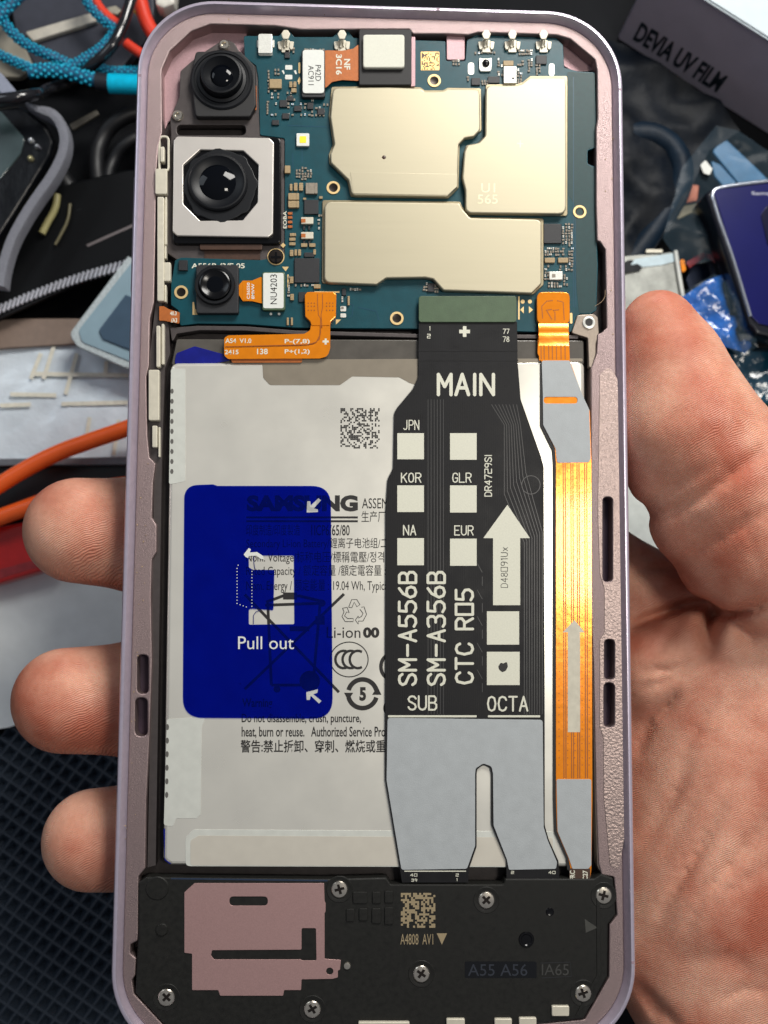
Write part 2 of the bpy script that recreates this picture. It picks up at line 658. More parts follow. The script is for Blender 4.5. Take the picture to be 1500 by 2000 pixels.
band = smooth(link('outer_band', loft([(0.16, -0.82), (0.06, -0.80), (0.015, -0.72), (0, -0.6), (0, -0.14), (0.012, -0.05), (0.03, -0.008), (0.042, 0.0), (0.078, 0.0), (0.086, -0.008), (0.094, -0.06), (0.16, -0.15), (0.16, -0.5)],
                                  [0] * 9 + [1, 1, 1]), [M['band'], M['groove']], phone), 40)
back = plate('screen_back', [rrect(0.14)], -0.62, 0.18, M['blackgl'], phone, world=True)
floor = plate('mid_plate', [rrect(0.16)], -0.42, 0.2, M['floor'], phone, world=True)

INNER = [(317, 258), (316, 136), (332, 99), (373, 61), (410, 47), (536, 50), (590, 58), (703, 57), (800, 57), (806, 66), (873, 66), (915, 68), (934, 63), (1087, 68), (1114, 76), (1162, 116), (1166, 136), (1167, 232), (1164, 250), (1164, 398), (1166, 470), (1172, 472), (1182, 487), (1185, 640), (1174, 650), (1167, 652), (1165, 690), (1154, 720), (1154, 1180), (1159, 1300), (1164, 1560), (1169, 1688), (1175, 1709), (1199, 1713), (1205, 1787), (1190, 1806), (1189, 1908), (1142, 1991), (1075, 1997), (900, 2013), (330, 2013), (262, 1941), (258, 1915), (264, 1905), (266, 1872), (255, 1862), (255, 1845), (268, 1838), (270, 1824), (271, 1712), (284, 1696), (286, 1560), (292, 1443), (297, 1290), (295, 1160), (297, 1092), (306, 1078), (306, 1025), (297, 1011), (299, 944), (304, 905), (292, 893), (288, 850), (286, 735), (291, 716), (293, 622), (301, 590), (304, 440), (305, 345), (309, 290)]


def inv(px, py, z):
    q = P(px, py, z)
    return (q.x, q.y)


ZL = -0.125
hol = [[inv(x, y, ZL) for x, y in fillet(INNER, [14] * 5 + [4] * (len(INNER) - 5))]]
for (x0, y0, x1, y1) in ((268, 1279, 290, 1355), (264, 1363, 288, 1438), (1178, 971, 1196, 1136), (1181, 1249, 1200, 1327), (1180, 1334, 1200, 1420)):
    hol.append([inv(x, y, ZL) for x, y in slot(x0, y0, x1, y1)])
ledge = plate('inner_ledge', [rrect(0.155)] + hol, ZL, 0.34, M['ledge'], phone, bevel=0.02, world=True)
for (x0, y0, x1, y1) in ((264, 1275, 294, 1360), (260, 1360, 292, 1442), (1174, 967, 1200, 1140), (1177, 1245, 1204, 1331), (1176, 1331, 1204, 1424)):
    plate('slot_floor', rect(x0, y0, x1, y1), -0.38, .03, M['slotfloor'], ledge)
# adhesive left along the right ledge
GLUE = [(1172, 730), (1190, 716), (1206, 740), (1213, 900), (1219, 1180), (1223, 1420), (1224, 1560), (1219, 1640), (1208, 1700), (1192, 1690), (1180, 1560), (1179, 1440), (1172, 1420), (1172, 1250), (1181, 1235), (1181, 1150), (1172, 1120), (1168, 1000)]
gh = [slot(1176, 969, 1198, 1138), slot(1179, 1247, 1202, 1329), slot(1178, 1332, 1202, 1422)]
plate('adhesive_residue', [fillet(GLUE, 8)] + gh, ZL + 0.012, 0.012, M['glue'], phone)
for (x0, y0, x1, y1) in ((-3.829, 6.74, -3.791, 6.78), (3.791, 6.72, 3.829, 6.76), (0.86, 7.976, 0.91, 8.014), (3.791, -6.78, 3.829, -6.74)):
    plate('antenna_seam', [(x0, y0), (x1, y0), (x1, y1), (x0, y1)], 0.0015, 0.03, M['seam'], phone, world=True)
plate('side_button', [(-3.905, 5.2), (-3.86, 5.2), (-3.86, 3.35), (-3.905, 3.35)], -0.22, 0.3, M['band'], phone, bevel=0.015, world=True)

# lower pink shelf round the wide camera, the dark camera bracket
plate('pink_shelf', fillet([(318, 262), (318, 136), (334, 101), (375, 64), (412, 52), (482, 60), (480, 120), (490, 135), (490, 236), (330, 236)], 8), -0.38, 0.12, M['pinkfloor'], phone, bevel=0.01)
plate('pink_shelf', fillet([(1085, 66), (1112, 76), (1158, 116), (1163, 138), (1120, 140), (1100, 128), (1098, 92)], 6), -0.38, 0.12, M['pinkfloor'], phone, bevel=0.01)
plate('pink_shelf', rect(872, 62, 908, 117, 4), -0.20, 0.14, M['pinkfloor'], phone, bevel=0.012)
brk = plate('camera_bracket', [fillet([(352, 139), (372, 121), (396, 103), (428, 82), (447, 78), (458, 84), (466, 98), (505, 132), (508, 150), (508, 262), (556, 266), (556, 500), (508, 512), (346, 508), (326, 494), (324, 400), (330, 330), (334, 262), (332, 232), (340, 212), (350, 190)], 5), slot(345, 244, 480, 264)], -0.22, 0.14, M['bracket'], phone, bevel=0.012)
for (x, y, r) in ((438, 88, 11), (347, 226, 11)):
    turned('bracket_pin', x, y, -0.2, [(r, -0.22), (r, -0.19), (r * 0.8, -0.17), (r * 0.45, -0.17), (r * 0.35, -0.2), (0, -0.2)], M['screw'], brk, 20)
plate('ribbon_strip', rect(399, 486, 508, 507), -0.205, 0.02, M['darkflex'], brk)

# ---------------------------------------------------------------- circuit board
ZB = -0.20
BOARD = [(476, 70), (545, 70), (553, 60), (565, 60), (575, 72), (650, 72), (662, 60), (680, 60), (690, 74), (806, 78), (870, 80), (871, 119), (909, 119), (912, 78), (930, 68), (1086, 74), (1100, 88), (1102, 132), (1130, 139), (1162, 141), (1165, 250), (1163, 288), (1148, 294), (1148, 320), (1164, 326), (1166, 470), (1168, 520), (1165, 606), (1154, 613), (1131, 613), (1126, 642), (1110, 650), (820, 642), (660, 641), (575, 640), (480, 633), (386, 632), (352, 636), (348, 606), (334, 596), (334, 556), (342, 508), (354, 503), (508, 508), (556, 500), (556, 270), (508, 264), (504, 150), (500, 128), (478, 112)]
pcb = plate('circuit_board', fillet(BOARD, 4), ZB, 0.08, M['pcb'], phone, bevel=0.008)
plate('board_edge_area', fillet([(1108, 140), (1162, 143), (1163, 286), (1146, 292), (1146, 322), (1162, 328), (1164, 470), (1166, 520), (1163, 604), (1152, 611), (1131, 611), (1126, 560), (1122, 400), (1110, 380)], 4), ZB + 0.003, 0.004, M['pcbdark'], pcb)


def shield(pts, r, zt=-0.085):
    o = plate('shield_can', fillet(pts, r, 6), zt, 0.11, M['shield'], pcb, bevel=0.022)
    return o


SA = [(650, 171), (760, 170), (820, 172), (829, 178), (864, 178), (873, 173), (937, 174), (938, 254), (926, 266), (908, 269), (896, 282), (894, 364), (874, 384), (687, 381), (681, 352), (646, 318), (645, 300), (653, 281), (645, 228)]
SB = [(949, 167), (1009, 166), (1019, 163), (1034, 151), (1106, 151), (1106, 418), (909, 416), (909, 372), (903, 347), (907, 296), (912, 283), (934, 279), (948, 265)]
SC = [(634, 393), (898, 396), (903, 407), (918, 425), (1058, 428), (1058, 554), (1038, 573), (866, 567), (846, 545), (832, 542), (754, 543), (735, 556), (633, 552)]
sa = shield(SA, [12, 0, 3, 3, 3, 3, 12, 12, 4, 8, 8, 0, 6, 10, 8, 8, 6, 6, 6])
sb = shield(SB, [12, 2, 6, 6, 14, 16, 14, 4, 4, 4, 8, 10, 10], -0.07)
sc = shield(SC, [14, 8, 8, 6, 14, 5, 5, 6, 5, 5, 5, 6, 14], -0.085)
plate('pressed_step', [(684, 336), (893, 340), (893, 364), (874, 381), (690, 378)], -0.079, 0.009, M['shield'], sa, bevel=.004)
turned('stain', 750, 307, -0.08, [(4.2, -0.085), (3.4, -0.081), (0, -0.0795)], M['darkflex'], sa, 10)
M['emb'] = mat('embossed_mark', (214, 204, 174), 0.4, 0.6)
txts([('U1', 940, 358, 967, 376), ('565', 933, 380, 972, 398)], -0.0685, M['emb'], sb, 'embossed_text')
lines('embossed_cross', [[(1010, 280), (1022, 281)], [(1016, 274), (1016, 288)]], -0.0685, 1.6, M['emb'], sb)
for pl in (SA, SB, SC):
    c = Vector((sum(q[0] for q in pl) / len(pl), sum(q[1] for q in pl) / len(pl)))
    grown = [((q[0] - c.x) * 1.02 + c.x, (q[1] - c.y) * 1.025 + c.y) for q in pl]
    plate('shield_frame', fillet(grown, 5), -0.17, 0.03, M['shieldside'], pcb, bevel=0.008)

for (x, y) in ((651, 367), (848, 158), (775, 622), (1132, 414), (354, 571)):
    g = turned('screw_hole', x, y, ZB, [(13.5, ZB), (13.5, ZB + 0.014), (9.2, ZB + 0.014), (8.6, ZB + 0.004)], M['goldink'], pcb, 28)
    turned('hole_bottom', x, y, ZB, [(8.8, ZB + 0.006), (6, ZB + 0.002), (0, ZB + 0.002)], M['darkscrew'], g, 20)


def screw(x, y, z, r, m, parent, name='screw'):
    o = turned(name, x, y, z, [(r, z - 0.03), (r, z + 0.01), (r * 0.9, z + 0.022), (r * 0.4, z + 0.03), (0, z + 0.03)], m, parent, 26)
    a = random.uniform(0, PI)
    for k in (0, PI / 2):
        dx, dy = math.cos(a + k) * r * 0.62, math.sin(a + k) * r * 0.62
        ww = r * 0.17
        nx, ny = -math.sin(a + k) * ww, math.cos(a + k) * ww
        plate('cross_recess', [(x - dx + nx, y - dy + ny), (x + dx + nx, y + dy + ny), (x + dx - nx, y + dy - ny), (x - dx - nx, y - dy - ny)], z + 0.0325 + (0.001 if k else 0), 0.006, M['darkscrew'], o)
    return o


turned('screw_boss', 539, 502, ZB, [(17, ZB), (17, ZB + 0.012), (13, ZB + 0.012)], M['goldink'], pcb, 26)
sc_o = turned('board_screw', 539, 502, ZB, [(15, ZB), (15, ZB + 0.03), (13, ZB + 0.045), (0, ZB + 0.05)], M['darkscrew'], pcb, 26)
plates('cross_recess', [(rect(529, 500, 549, 504), ZB + 0.054, 0.006), (rect(537, 492, 541, 512), ZB + 0.0555, 0.006)], [M['blackgl']], sc_o)


def chip(x0, y0, x1, y1, h, m, name='chip', b=0.006):
    return plate(name, rect(x0, y0, x1, y1, 1.2, 2), ZB + h, h + 0.004, m, pcb, bevel=b)


def capac(x0, y0, x1, y1, h=0.035, body='ceramic', ends='tin'):
    """Ceramic body with metal ends at the two short sides."""
    w, l = x1 - x0, y1 - y0
    it = []
    if w >= l:
        e = w * 0.24
        it = [(rect(x0 + e, y0, x1 - e, y1), ZB + h * 0.94, h, 0.003, 0), (rect(x0, y0, x0 + e, y1, 1), ZB + h, h, 0.004, 1), (rect(x1 - e, y0, x1, y1, 1), ZB + h, h, 0.004, 1)]
    else:
        e = l * 0.24
        it = [(rect(x0, y0 + e, x1, y1 - e), ZB + h * 0.94, h, 0.003, 0), (rect(x0, y0, x1, y0 + e, 1), ZB + h, h, 0.004, 1), (rect(x0, y1 - e, x1, y1, 1), ZB + h, h, 0.004, 1)]
    return plates('capacitor', it, [M[body], M[ends]], pcb)


# dark chips
for c in ((575, 504, 624, 552, .04), (1062, 437, 1097, 475, .04), (594, 390, 622, 418, .045), (556, 97, 566, 113, .03), (546, 195, 561, 209, .03), (561, 187, 573, 197, .03), (574, 206, 589, 217, .03), (600, 200, 612, 213, .03), (620, 211, 634, 224, .03), (551, 221, 565, 232, .03), (531, 234, 545, 244, .03), (1047, 108, 1068, 125, .03), (921, 152, 938, 166, .03), (953, 149, 976, 162, .03), (583, 570, 597, 590, .03), (668, 563, 676, 577, .03), (594, 493, 614, 502, .03), (835, 553, 848, 570, .03), (349, 508, 366, 528, .05)):
    chip(*c[:4], c[4], M['chip'])
# tan capacitors and inductors
for c in ((526, 154, 550, 172, .05), (556, 323, 567, 338, .05), (1064, 503, 1084, 513, .035), (1090, 503, 1110, 513, .035), (983, 118, 1003, 128, .035)):
    chip(*c[:4], c[4], M['ceramic'], 'ceramic_filter', 0.008)
for c in ((563, 377, 584, 390, .06), (563, 392, 584, 405, .06), (574, 357, 581, 372), (584, 357, 592, 372), (566, 359, 571, 372), (575, 487, 580, 499), (582, 487, 588, 499), (575, 518, 574 + 6, 531), (566, 488, 573, 500), (613, 555, 626, 563), (588, 475, 600, 482), (604, 475, 616, 482), (566, 455, 578, 461), (565, 464, 577, 470), (565, 473, 577, 479), (565, 159, 571, 170), (573, 159, 579, 170), (569, 172, 579, 180), (566, 540, 573, 553), (567, 574, 574, 586), (592, 386, 598, 390), (623, 383, 630, 388), (679, 578, 683, 596), (560, 620, 564, 635), (568, 620, 572, 635), (1036, 560, 1036 + 5, 566), (612, 487, 617, 497)):
    capac(*c)
capac(597, 357, 620, 378, 0.06, 'brown')
for c in ((562, 414, 571, 419), (562, 422, 571, 427), (562, 431, 571, 436), (562, 440, 571, 445)):
    capac(*c, 0.03, 'copper')
for y in (424, 453):
    chip(588, y, 612, y + 13, 0.06, M['cream'], 'coil')
    chip(588, y + 3, 597, y + 11, 0.063, M['copper'], 'coil_terminal')
    for x in (592, 602):
        capac(x, y + 15, x + 4, y + 25, 0.03, 'chip')
# rows of the smallest parts
tiny = []
for (x0, y0, x1, y1, sx_, sy_, p, kind) in ((523, 138, 526, 180, 4, 6.5, 1, 't'), (521, 198, 526, 224, 4, 5.5, 1, 't'), (536, 136, 546, 150, 6, 7, .8, 't'), (530, 176, 548, 194, 6, 6.5, .7, 'm'), (545, 88, 552, 104, 6, 7, 1, 'b'), (572, 94, 578, 104, 6, 6, 1, 'b'), (560, 180, 580, 200, 6.5, 6.5, .6, 'm'), (530, 202, 545, 232, 7, 7, .6, 'm'), (562, 202, 604, 232, 8, 7, .6, 'm'), (608, 196, 642, 228, 7.5, 7, .6, 'm'), (578, 332, 586, 352, 5, 6, .8, 't'), (589, 327, 608, 352, 5.5, 5.5, .75, 't'),
                                            (1098, 437, 1117, 476, 5.5, 6, .85, 't'), (1110, 478, 1120, 522, 5, 6, .9, 'm'), (1063, 484, 1100, 500, 5, 6, .7, 't'), (1063, 519, 1074, 550, 5.5, 6, .8, 't'), (1092, 519, 1118, 534, 5.5, 6.5, .7, 't'), (1100, 536, 1110, 562, 5, 6, .9, 't'), (1070, 552, 1096, 562, 5.5, 6, .9, 't'), (972, 115, 981, 150, 6, 6, .8, 't'), (1010, 119, 1022, 130, 4.5, 6, .8, 't'), (1031, 116, 1042, 145, 5.5, 5.5, .8, 't'), (1046, 127, 1056, 148, 5.5, 5.5, .8, 't'), (1012, 98, 1040, 110, 4.8, 6, .8, 't'), (927, 102, 968, 108, 6, 6, .8, 'm'), (1010, 136, 1018, 164, 5, 6, .8, 'm'), (912, 150, 918, 160, 5, 5, 1, 't'), (940, 152, 952, 166, 5, 5.5, .8, 'm'),
                                            (576, 556, 612, 563, 5.5, 6, .9, 't'), (562, 540, 566, 580, 4, 6, .7, 't'), (683, 564, 703, 572, 4.5, 7, .9, 't'), (667, 580, 673, 606, 5, 6.5, .9, 't'), (606, 420, 630, 424, 5, 5, .3, 't'), (621, 420, 627, 452, 5, 8, .9, 't'), (594, 96, 632, 99, 5, 5, .8, 't'), (540, 505, 545, 507, 5, 5, .6, 't'), (826, 553, 834, 572, 5, 6, .6, 't'), (848, 556, 856, 572, 5, 6, .6, 't'), (884, 118, 900, 128, 5, 6, .8, 't')):
    y = y0
    while y <= y1 - 3:
        x = x0
        while x <= x1 - 2:
            if random.random() < p:
                b = kind == 'b' or (kind == 'm' and random.random() < 0.4)
                tiny.append((x + random.uniform(-.6, .6), y + random.uniform(-.6, .6), b, sx_, sy_))
            x += sx_
        y += sy_
tpl = {}


def tiny_mesh(b):
    h = 0.02
    w, l = 0.026, 0.036
    bm = bmesh.new()
    for (y0, y1, hh, mi) in ((-l / 2, -l / 5, h, 1), (-l / 5, l / 5, h * 0.9, 0), (l / 5, l / 2, h, 1)):
        r = bmesh.ops.create_cube(bm, size=1)
        bmesh.ops.scale(bm, vec=(w, y1 - y0, hh), verts=r['verts'])
        bmesh.ops.translate(bm, vec=(0, (y0 + y1) / 2, hh / 2), verts=r['verts'])
        for f in {f for v in r['verts'] for f in v.link_faces}:
            f.material_index = mi
    me = bpy.data.meshes.new('tiny_capacitor')
    bm.to_mesh(me)
    bm.free()
    me.materials.append(M['bluechip'] if b else M['brown'])
    me.materials.append(M['tin'])
    return me


tm = {False: tiny_mesh(False), True: tiny_mesh(True)}
base_pcb = Vector(ORIG[pcb.name])
random.shuffle(tiny)
rest = []
for i, (x, y, b, _, _) in enumerate(tiny):
    q = P(x + 2, y + 2, ZB) + Vector((0, 0, 0.001))
    if i < 58:
        o = bpy.data.objects.new('resistor', tm[b])
        COL.objects.link(o)
        o.parent = pcb
        o.location = q - base_pcb
        o.rotation_euler.z = random.choice((0, 0, PI / 2))
    else:
        rest.append((q, b, random.choice((0, 0, PI / 2))))
bm = bmesh.new()
for q, b, a in rest:
    n0 = len(bm.verts)
    f0 = len(bm.faces)
    bm.from_mesh(tm[b])
    bm.verts.ensure_lookup_table()
    bm.faces.ensure_lookup_table()
    bmesh.ops.transform(bm, matrix=Matrix.Translation(q) @ Matrix.Rotation(a, 4, 'Z'), verts=bm.verts[n0:])
    for f in bm.faces[f0:]:
        f.material_index = (2 if b else 0) if f.material_index == 0 else 1
me = bpy.data.meshes.new('solder_parts')
bm.to_mesh(me)
bm.free()
rp = link('solder_parts', me, [M['brown'], M['tin'], M['bluechip']], pcb)
rp['kind'] = 'stuff'

# solder pads, silk marks, plated slots
plates_each('bare_pad', [(rect(557, 127, 571, 136, 2), ZB + .006, .006), (rect(557, 146, 571, 155, 2), ZB + .006, .006), ([(550, 138), (554, 137), (556, 143), (554, 145)], ZB + .006, .006), ([(574, 138), (578, 137), (580, 144), (577, 145)], ZB + .006, .006), (slot(914, 122, 926, 146), ZB + .006, .006), (slot(1072, 124, 1083, 148), ZB + .006, .006), (rect(665, 598, 676, 608, 2), ZB + .01, .01), (rect(665, 612, 676, 620, 2), ZB + .01, .01)], M['tin'], pcb)
plates_each('gold_pad', [(slot(583, 122, 587, 143), ZB + .005, .005), ([(581, 158), (585, 150), (588, 158), (584, 165)], ZB + .005, .005), ([(551, 521), (564, 521), (558, 530)], ZB + .005, .005), ([(656, 624), (666, 624), (656, 634)], ZB + .005, .005), ([(376, 590), (379, 590), (381, 603), (396, 614), (376, 615)], ZB + .005, .005), (rect(561, 536, 564, 562), ZB + .005, .005), (rect(614, 569, 663, 572), ZB + .005, .005), (rect(1012, 579, 1015, 624), ZB + .005, .005), (circ(1021, 589, 4, 12), ZB + .005, .005), (circ(1035, 589, 4, 12), ZB + .005, .005), ([(1016, 605), (1023, 598), (1023, 612)], ZB + .005, .005), ([(1033, 598), (1041, 605), (1033, 612)], ZB + .005, .005), ([(553, 474), (558, 479), (553, 484), (548, 479)], ZB + .005, .005), (slot(1113, 611, 1118, 632), ZB + .012, .012)], M['goldink'], pcb)
txts([('A556B /3/E 05', 374, 514, 478, 524, 0, .02)], ZB + .004, M['silk'], pcb)
txt('EOBA', 553, 412, 560, 446, ZB + .004, M['silk'], pcb, 90, .02)
M['pcbline'] = mat('buried_trace', (6, 66, 90), 0.35, 0, 0, coat=0.3)
lines('board_traces', [[(572, 330), (572, 300)], [(590, 318), (590, 288)], [(573, 420), (560, 442)], [(562, 245), (640, 248)], [(1120, 150), (1120, 600)], [(1124, 420), (1124, 600)], [(700, 600), (735, 608), (740, 625)], [(676, 590), (690, 596), (688, 615), (680, 622)], [(540, 130), (550, 122)]], ZB + .0025, 1.2, M['pcbline'], pcb)

# metal capped crystal, flash LED, microphone, test socket
def on_board(name, parts, mats):
    return plates(name, parts, mats, pcb)


on_board('crystal', [(rect(505, 66, 532, 108, 3), ZB + .03, .03, .006, 1), (rect(502, 78, 505, 92), ZB + .02, .02, 0, 2), (rect(533, 78, 536, 92), ZB + .02, .02, 0, 2), (rect(504, 67, 532, 104, 3), ZB + .07, .04, .01, 0)], [M['tin'], M['chip'], M['gold']])
led = plate('flash_led', rect(579, 260, 604, 285, 2), ZB + .05, .05, M['white'], pcb, bevel=.006)
plate('led_phosphor', rect(585, 266, 598, 279, 2), ZB + .053, .006, M['yellow'], led)
mic = plate('microphone', rect(984, 129, 1009, 162, 1.5), ZB + .07, .07, M['tin'], pcb, bevel=.006)
turned('sound_hole', 1002, 153, ZB + .07, [(2.6, ZB + .071), (0, ZB + .0712)], M['ink'], mic, 14)
mic2 = plate('microphone', rect(1073, 530, 1099, 546, 1.5), ZB + .05, .05, M['tin'], pcb, bevel=.006)
plate('sound_hole', rect(1078, 535, 1085, 542, 1), ZB + .0515, .003, M['brown'], mic2)
sw = plate('test_socket', fillet([(936, 112), (942, 114), (955, 114), (961, 112), (960, 134), (958, 139), (939, 139), (936, 134)], 2), ZB + .035, .035, M['tin'], pcb, bevel=.006)
turned('socket_pin', 949, 124, ZB + .03, [(8, ZB + .035), (7, ZB + .06), (4, ZB + .075), (0, ZB + .078)], M['blackgl'], sw, 20)
mq = plate('gold_code_patch', rect(822, 101, 858, 137, 1), ZB + .004, .004, M['gold'], pcb)
cells = []
for i in range(14):
    for j in range(14):
        if random.random() < .42:
            cells.append((rect(823.5 + i * 2.4, 102.5 + j * 2.4, 825.9 + i * 2.4, 104.9 + j * 2.4), ZB + .0055, .002))
plates('patch_specks', cells, M['darkflex'], mq)

# spring contacts along the top edge
for x in (558, 668, 950, 1001, 1062):
    on_board('spring_contact', [(rect(x - 8, 78, x + 8, 102, 2), ZB + .03, .03, .004, 1), (fillet([(x - 16, 81), (x - 8, 80), (x - 7, 92), (x - 10, 97), (x - 14, 95)], 2), ZB + .05, .05, .006, 0), (fillet([(x + 16, 81), (x + 8, 80), (x + 7, 92), (x + 10, 97), (x + 14, 95)], 2), ZB + .05, .05, .006, 0), (fillet([(x - 9, 66), (x - 4, 58), (x + 4, 58), (x + 9, 66), (x + 5, 76), (x - 5, 76)], 3), ZB + .15, .03, .01, 0), (rect(x - 4, 74, x - 1, 92), ZB + .06, .03, .004, 0), (rect(x + 2, 76, x + 4, 90), ZB + .055, .03, .004, 0)], [M['cream'], M['chip']])

# ---------------------------------------------------------------- cameras
def lens_stack(parent, x, y, zb, rings, glass_r, zg):
    return turned('lens', x, y, zg, [(glass_r, zg - 0.02), (glass_r * 0.97, zg), (glass_r * 0.6, zg + 0.018), (glass_r * 0.25, zg + 0.026), (0, zg + 0.028)], M['lens'], parent, 40)


# wide camera
c1 = plate('camera_module', fillet([(382, 100), (470, 100), (498, 128), (500, 205), (488, 228), (382, 228), (378, 200), (374, 140)], 8), -0.10, 0.2, M['blackfoam'], phone, bevel=.02)
turned('lens_ring', 433, 155, -0.08, [(63, -0.16), (63, -0.09), (60, -0.07), (56, -0.07), (55, -0.085), (50, -0.085), (49, -0.06), (43, -0.05), (43, -0.12)], M['lensring'], c1, 60)
turned('lens_barrel', 433, 148, 0.0, [(43, -0.12), (42, 0.05), (40.5, 0.075), (37, 0.08), (35, 0.06), (26, 0.01), (21, -0.03)], M['lensring'], c1, 60)
turned('lens', 433, 146, 0.0, [(24, -0.02), (20, 0.005), (12, 0.028), (0, 0.036)], M['lens'], c1, 48)
plate('ribbon_strip', fillet([(486, 176), (501, 166), (501, 215), (489, 212)], 2), -0.17, .02, M['copper'], c1)
# main camera
c2 = plate('camera_module', rect(337, 268, 549, 476, 10), -0.12, 0.2, M['blackgl'], phone, bevel=.02)
oct_ = [(391, 292), (475, 294), (505, 322), (503, 395), (474, 430), (391, 431), (358, 398), (358, 322)]
plate('cover_plate', [fillet([(346, 266), (526, 269), (535, 278), (533, 456), (524, 463), (346, 460), (337, 452), (339, 274)], 5), fillet(oct_, 5)], -0.055, 0.06, M['plate'], c2, bevel=.014)
plate('module_well', fillet(oct_, 3), -0.095, .02, M['blackgl'], c2)
rg = [(430 + rr * math.cos(a), 362 + rr * math.sin(a)) for k in range(48) for a in [2 * PI * k / 48] for rr in [(70 if k % 12 not in (0, 11, 5, 6) else 74)]]
plate('lens_ring', [rg, circ(428, 360, 52, 48)], -0.055, 0.07, M['lensring'], c2, bevel=.014)
turned('lens_barrel', 426, 357, -0.05, [(60, -0.09), (59, -0.02), (56, 0.005), (53, 0.008), (50, -0.01), (42, -0.04), (34, -0.06), (30, -0.07)], M['lensring'], c2, 60)
turned('lens', 424, 355, -0.04, [(42, -0.075), (36, -0.052), (28, -0.02), (16, 0.012), (0, 0.022)], M['lens'], c2, 48)
plate('module_tail', rect(390, 470, 512, 488, 4), -0.15, .06, M['darkflex'], c2, bevel=.008)
# macro camera
c3 = plate('camera_module', rect(383, 517, 466, 612, 5), -0.09, 0.15, M['chip'], phone, bevel=.014)
turned('lens_ring', 420, 557, -0.06, [(40, -0.1), (40, -0.05), (38, -0.03), (33, -0.03), (31, -0.045), (31, -0.06)], M['lensring'], c3, 48)
turned('lens_barrel', 420, 556, -0.04, [(31, -0.06), (30.5, -0.005), (28, 0.004), (25, -0.01), (14, -0.03)], M['blackgl'], c3, 48)
turned('lens', 420, 555, -0.03, [(20, -0.03), (10, -0.018), (0, -0.014)], M['lens'], c3, 32)
plates('ribbon_cable', [(fillet([(464, 560), (474, 548), (492, 548), (512, 540), (513, 593), (492, 588), (474, 588), (466, 575)], 3), ZB + .06, .012, 0, 0), (rect(474, 550, 481, 586), ZB + .064, .004, 0, 1)], [M['orange'], M['cream']], c3)
txts([('C36S50', 482, 552, 488, 584, 90, .02), ('8MVW', 491, 554, 497, 584, 90, .02)], ZB + .062, M['white'], c3)
k3 = plate('connector', rect(512, 531, 557, 606, 5), ZB + .09, .09, M['green'], pcb, bevel=.01)
plate('connector_label', rect(514, 533, 554, 602, 4), ZB + .094, .006, M['white'], k3, bevel=.002)
txt('NU4203', 528, 536, 541, 594, ZB + .0955, M['ink'], k3, 90)
plates('solder_feet', [(circ(529, 613, 2.6, 8), ZB + .02, .02), (circ(545, 613, 2.6, 8), ZB + .02, .02)], M['tin'], k3)

# receiver and the upper right camera's connector
rcv = plate('receiver', rect(701, 57, 804, 166, 4), -0.09, .16, M['blackfoam'], phone, bevel=.014)
plate('foam_pad', rect(709, 67, 790, 132, 6), -0.02, .075, M['foam'], rcv, bevel=.02)
plate('receiver_wall', rect(802, 72, 811, 168, 2), -0.13, .1, M['pinkfloor'], rcv)
fc = plate('front_camera_ribbon', fillet([(632, 98), (668, 99), (690, 95), (703, 84), (703, 158), (668, 156), (648, 160), (638, 170), (632, 172)], 6), ZB + .075, .012, M['copper'], phone)
txts([('NF', 672, 115, 684, 136, -90, .03), ('3C16', 656, 106, 668, 146, -90, .03)], ZB + .077, M['silk'], fc)
kk = plate('connector', rect(589, 97, 635, 190, 5), ZB + .09, .09, M['chip'], pcb, bevel=.01)
plate('connector_label', rect(591, 97, 633, 182, 6), ZB + .11, .02, M['white'], kk, bevel=.006)
txts([('P42D', 616, 127, 627, 158, -90), ('AC911', 602, 128, 613, 166, -90)], ZB + .1115, M['ink'], kk)

# antenna contacts along the left ledge
ANT = [((313, 286, 321, 316), -0.10), ((303, 329, 326, 379), -0.06), ((307, 384, 320, 588), -0.07), ((321, 384, 326, 478), -0.12), ((319, 512, 333, 549), -0.09), ((305, 636, 313, 717), -0.08), ((315, 632, 321, 712), -0.12), ((290, 722, 311, 821), -0.07), ((297, 831, 307, 874), -0.09), ((321, 440, 325, 505), -0.14), ((309, 834, 313, 893), -0.13), ((321, 556, 325, 590), -0.13)]
for (r_, z) in ANT:
    plate('antenna_contact', rect(*r_, 3), z, .12, M['cream'], phone, bevel=.012)
plates('contact_loop', [([slot(309, 264, 331, 336), slot(313, 268, 327, 332)], -0.13, .05, .006)], M['cream'], phone)
plate('side_wall', [(306, 262), (316, 262), (316, 600), (330, 640), (332, 690), (322, 720), (316, 900), (304, 1690), (288, 1694), (296, 1290), (298, 1100), (302, 905), (290, 890), (290, 720), (304, 590)], -0.2, .2, M['bracket'], phone)
sk = plate('side_key_ribbon', fillet([(311, 598), (320, 598), (330, 604), (351, 610), (350, 632), (330, 628), (320, 626), (311, 626)], 2), -0.13, .03, M['copper'], phone)
txts([('40.3', 332, 608, 345, 616, 0, .03), ('/A3', 334, 621, 346, 630, 0, .03)], -0.1285, M['silk'], sk)

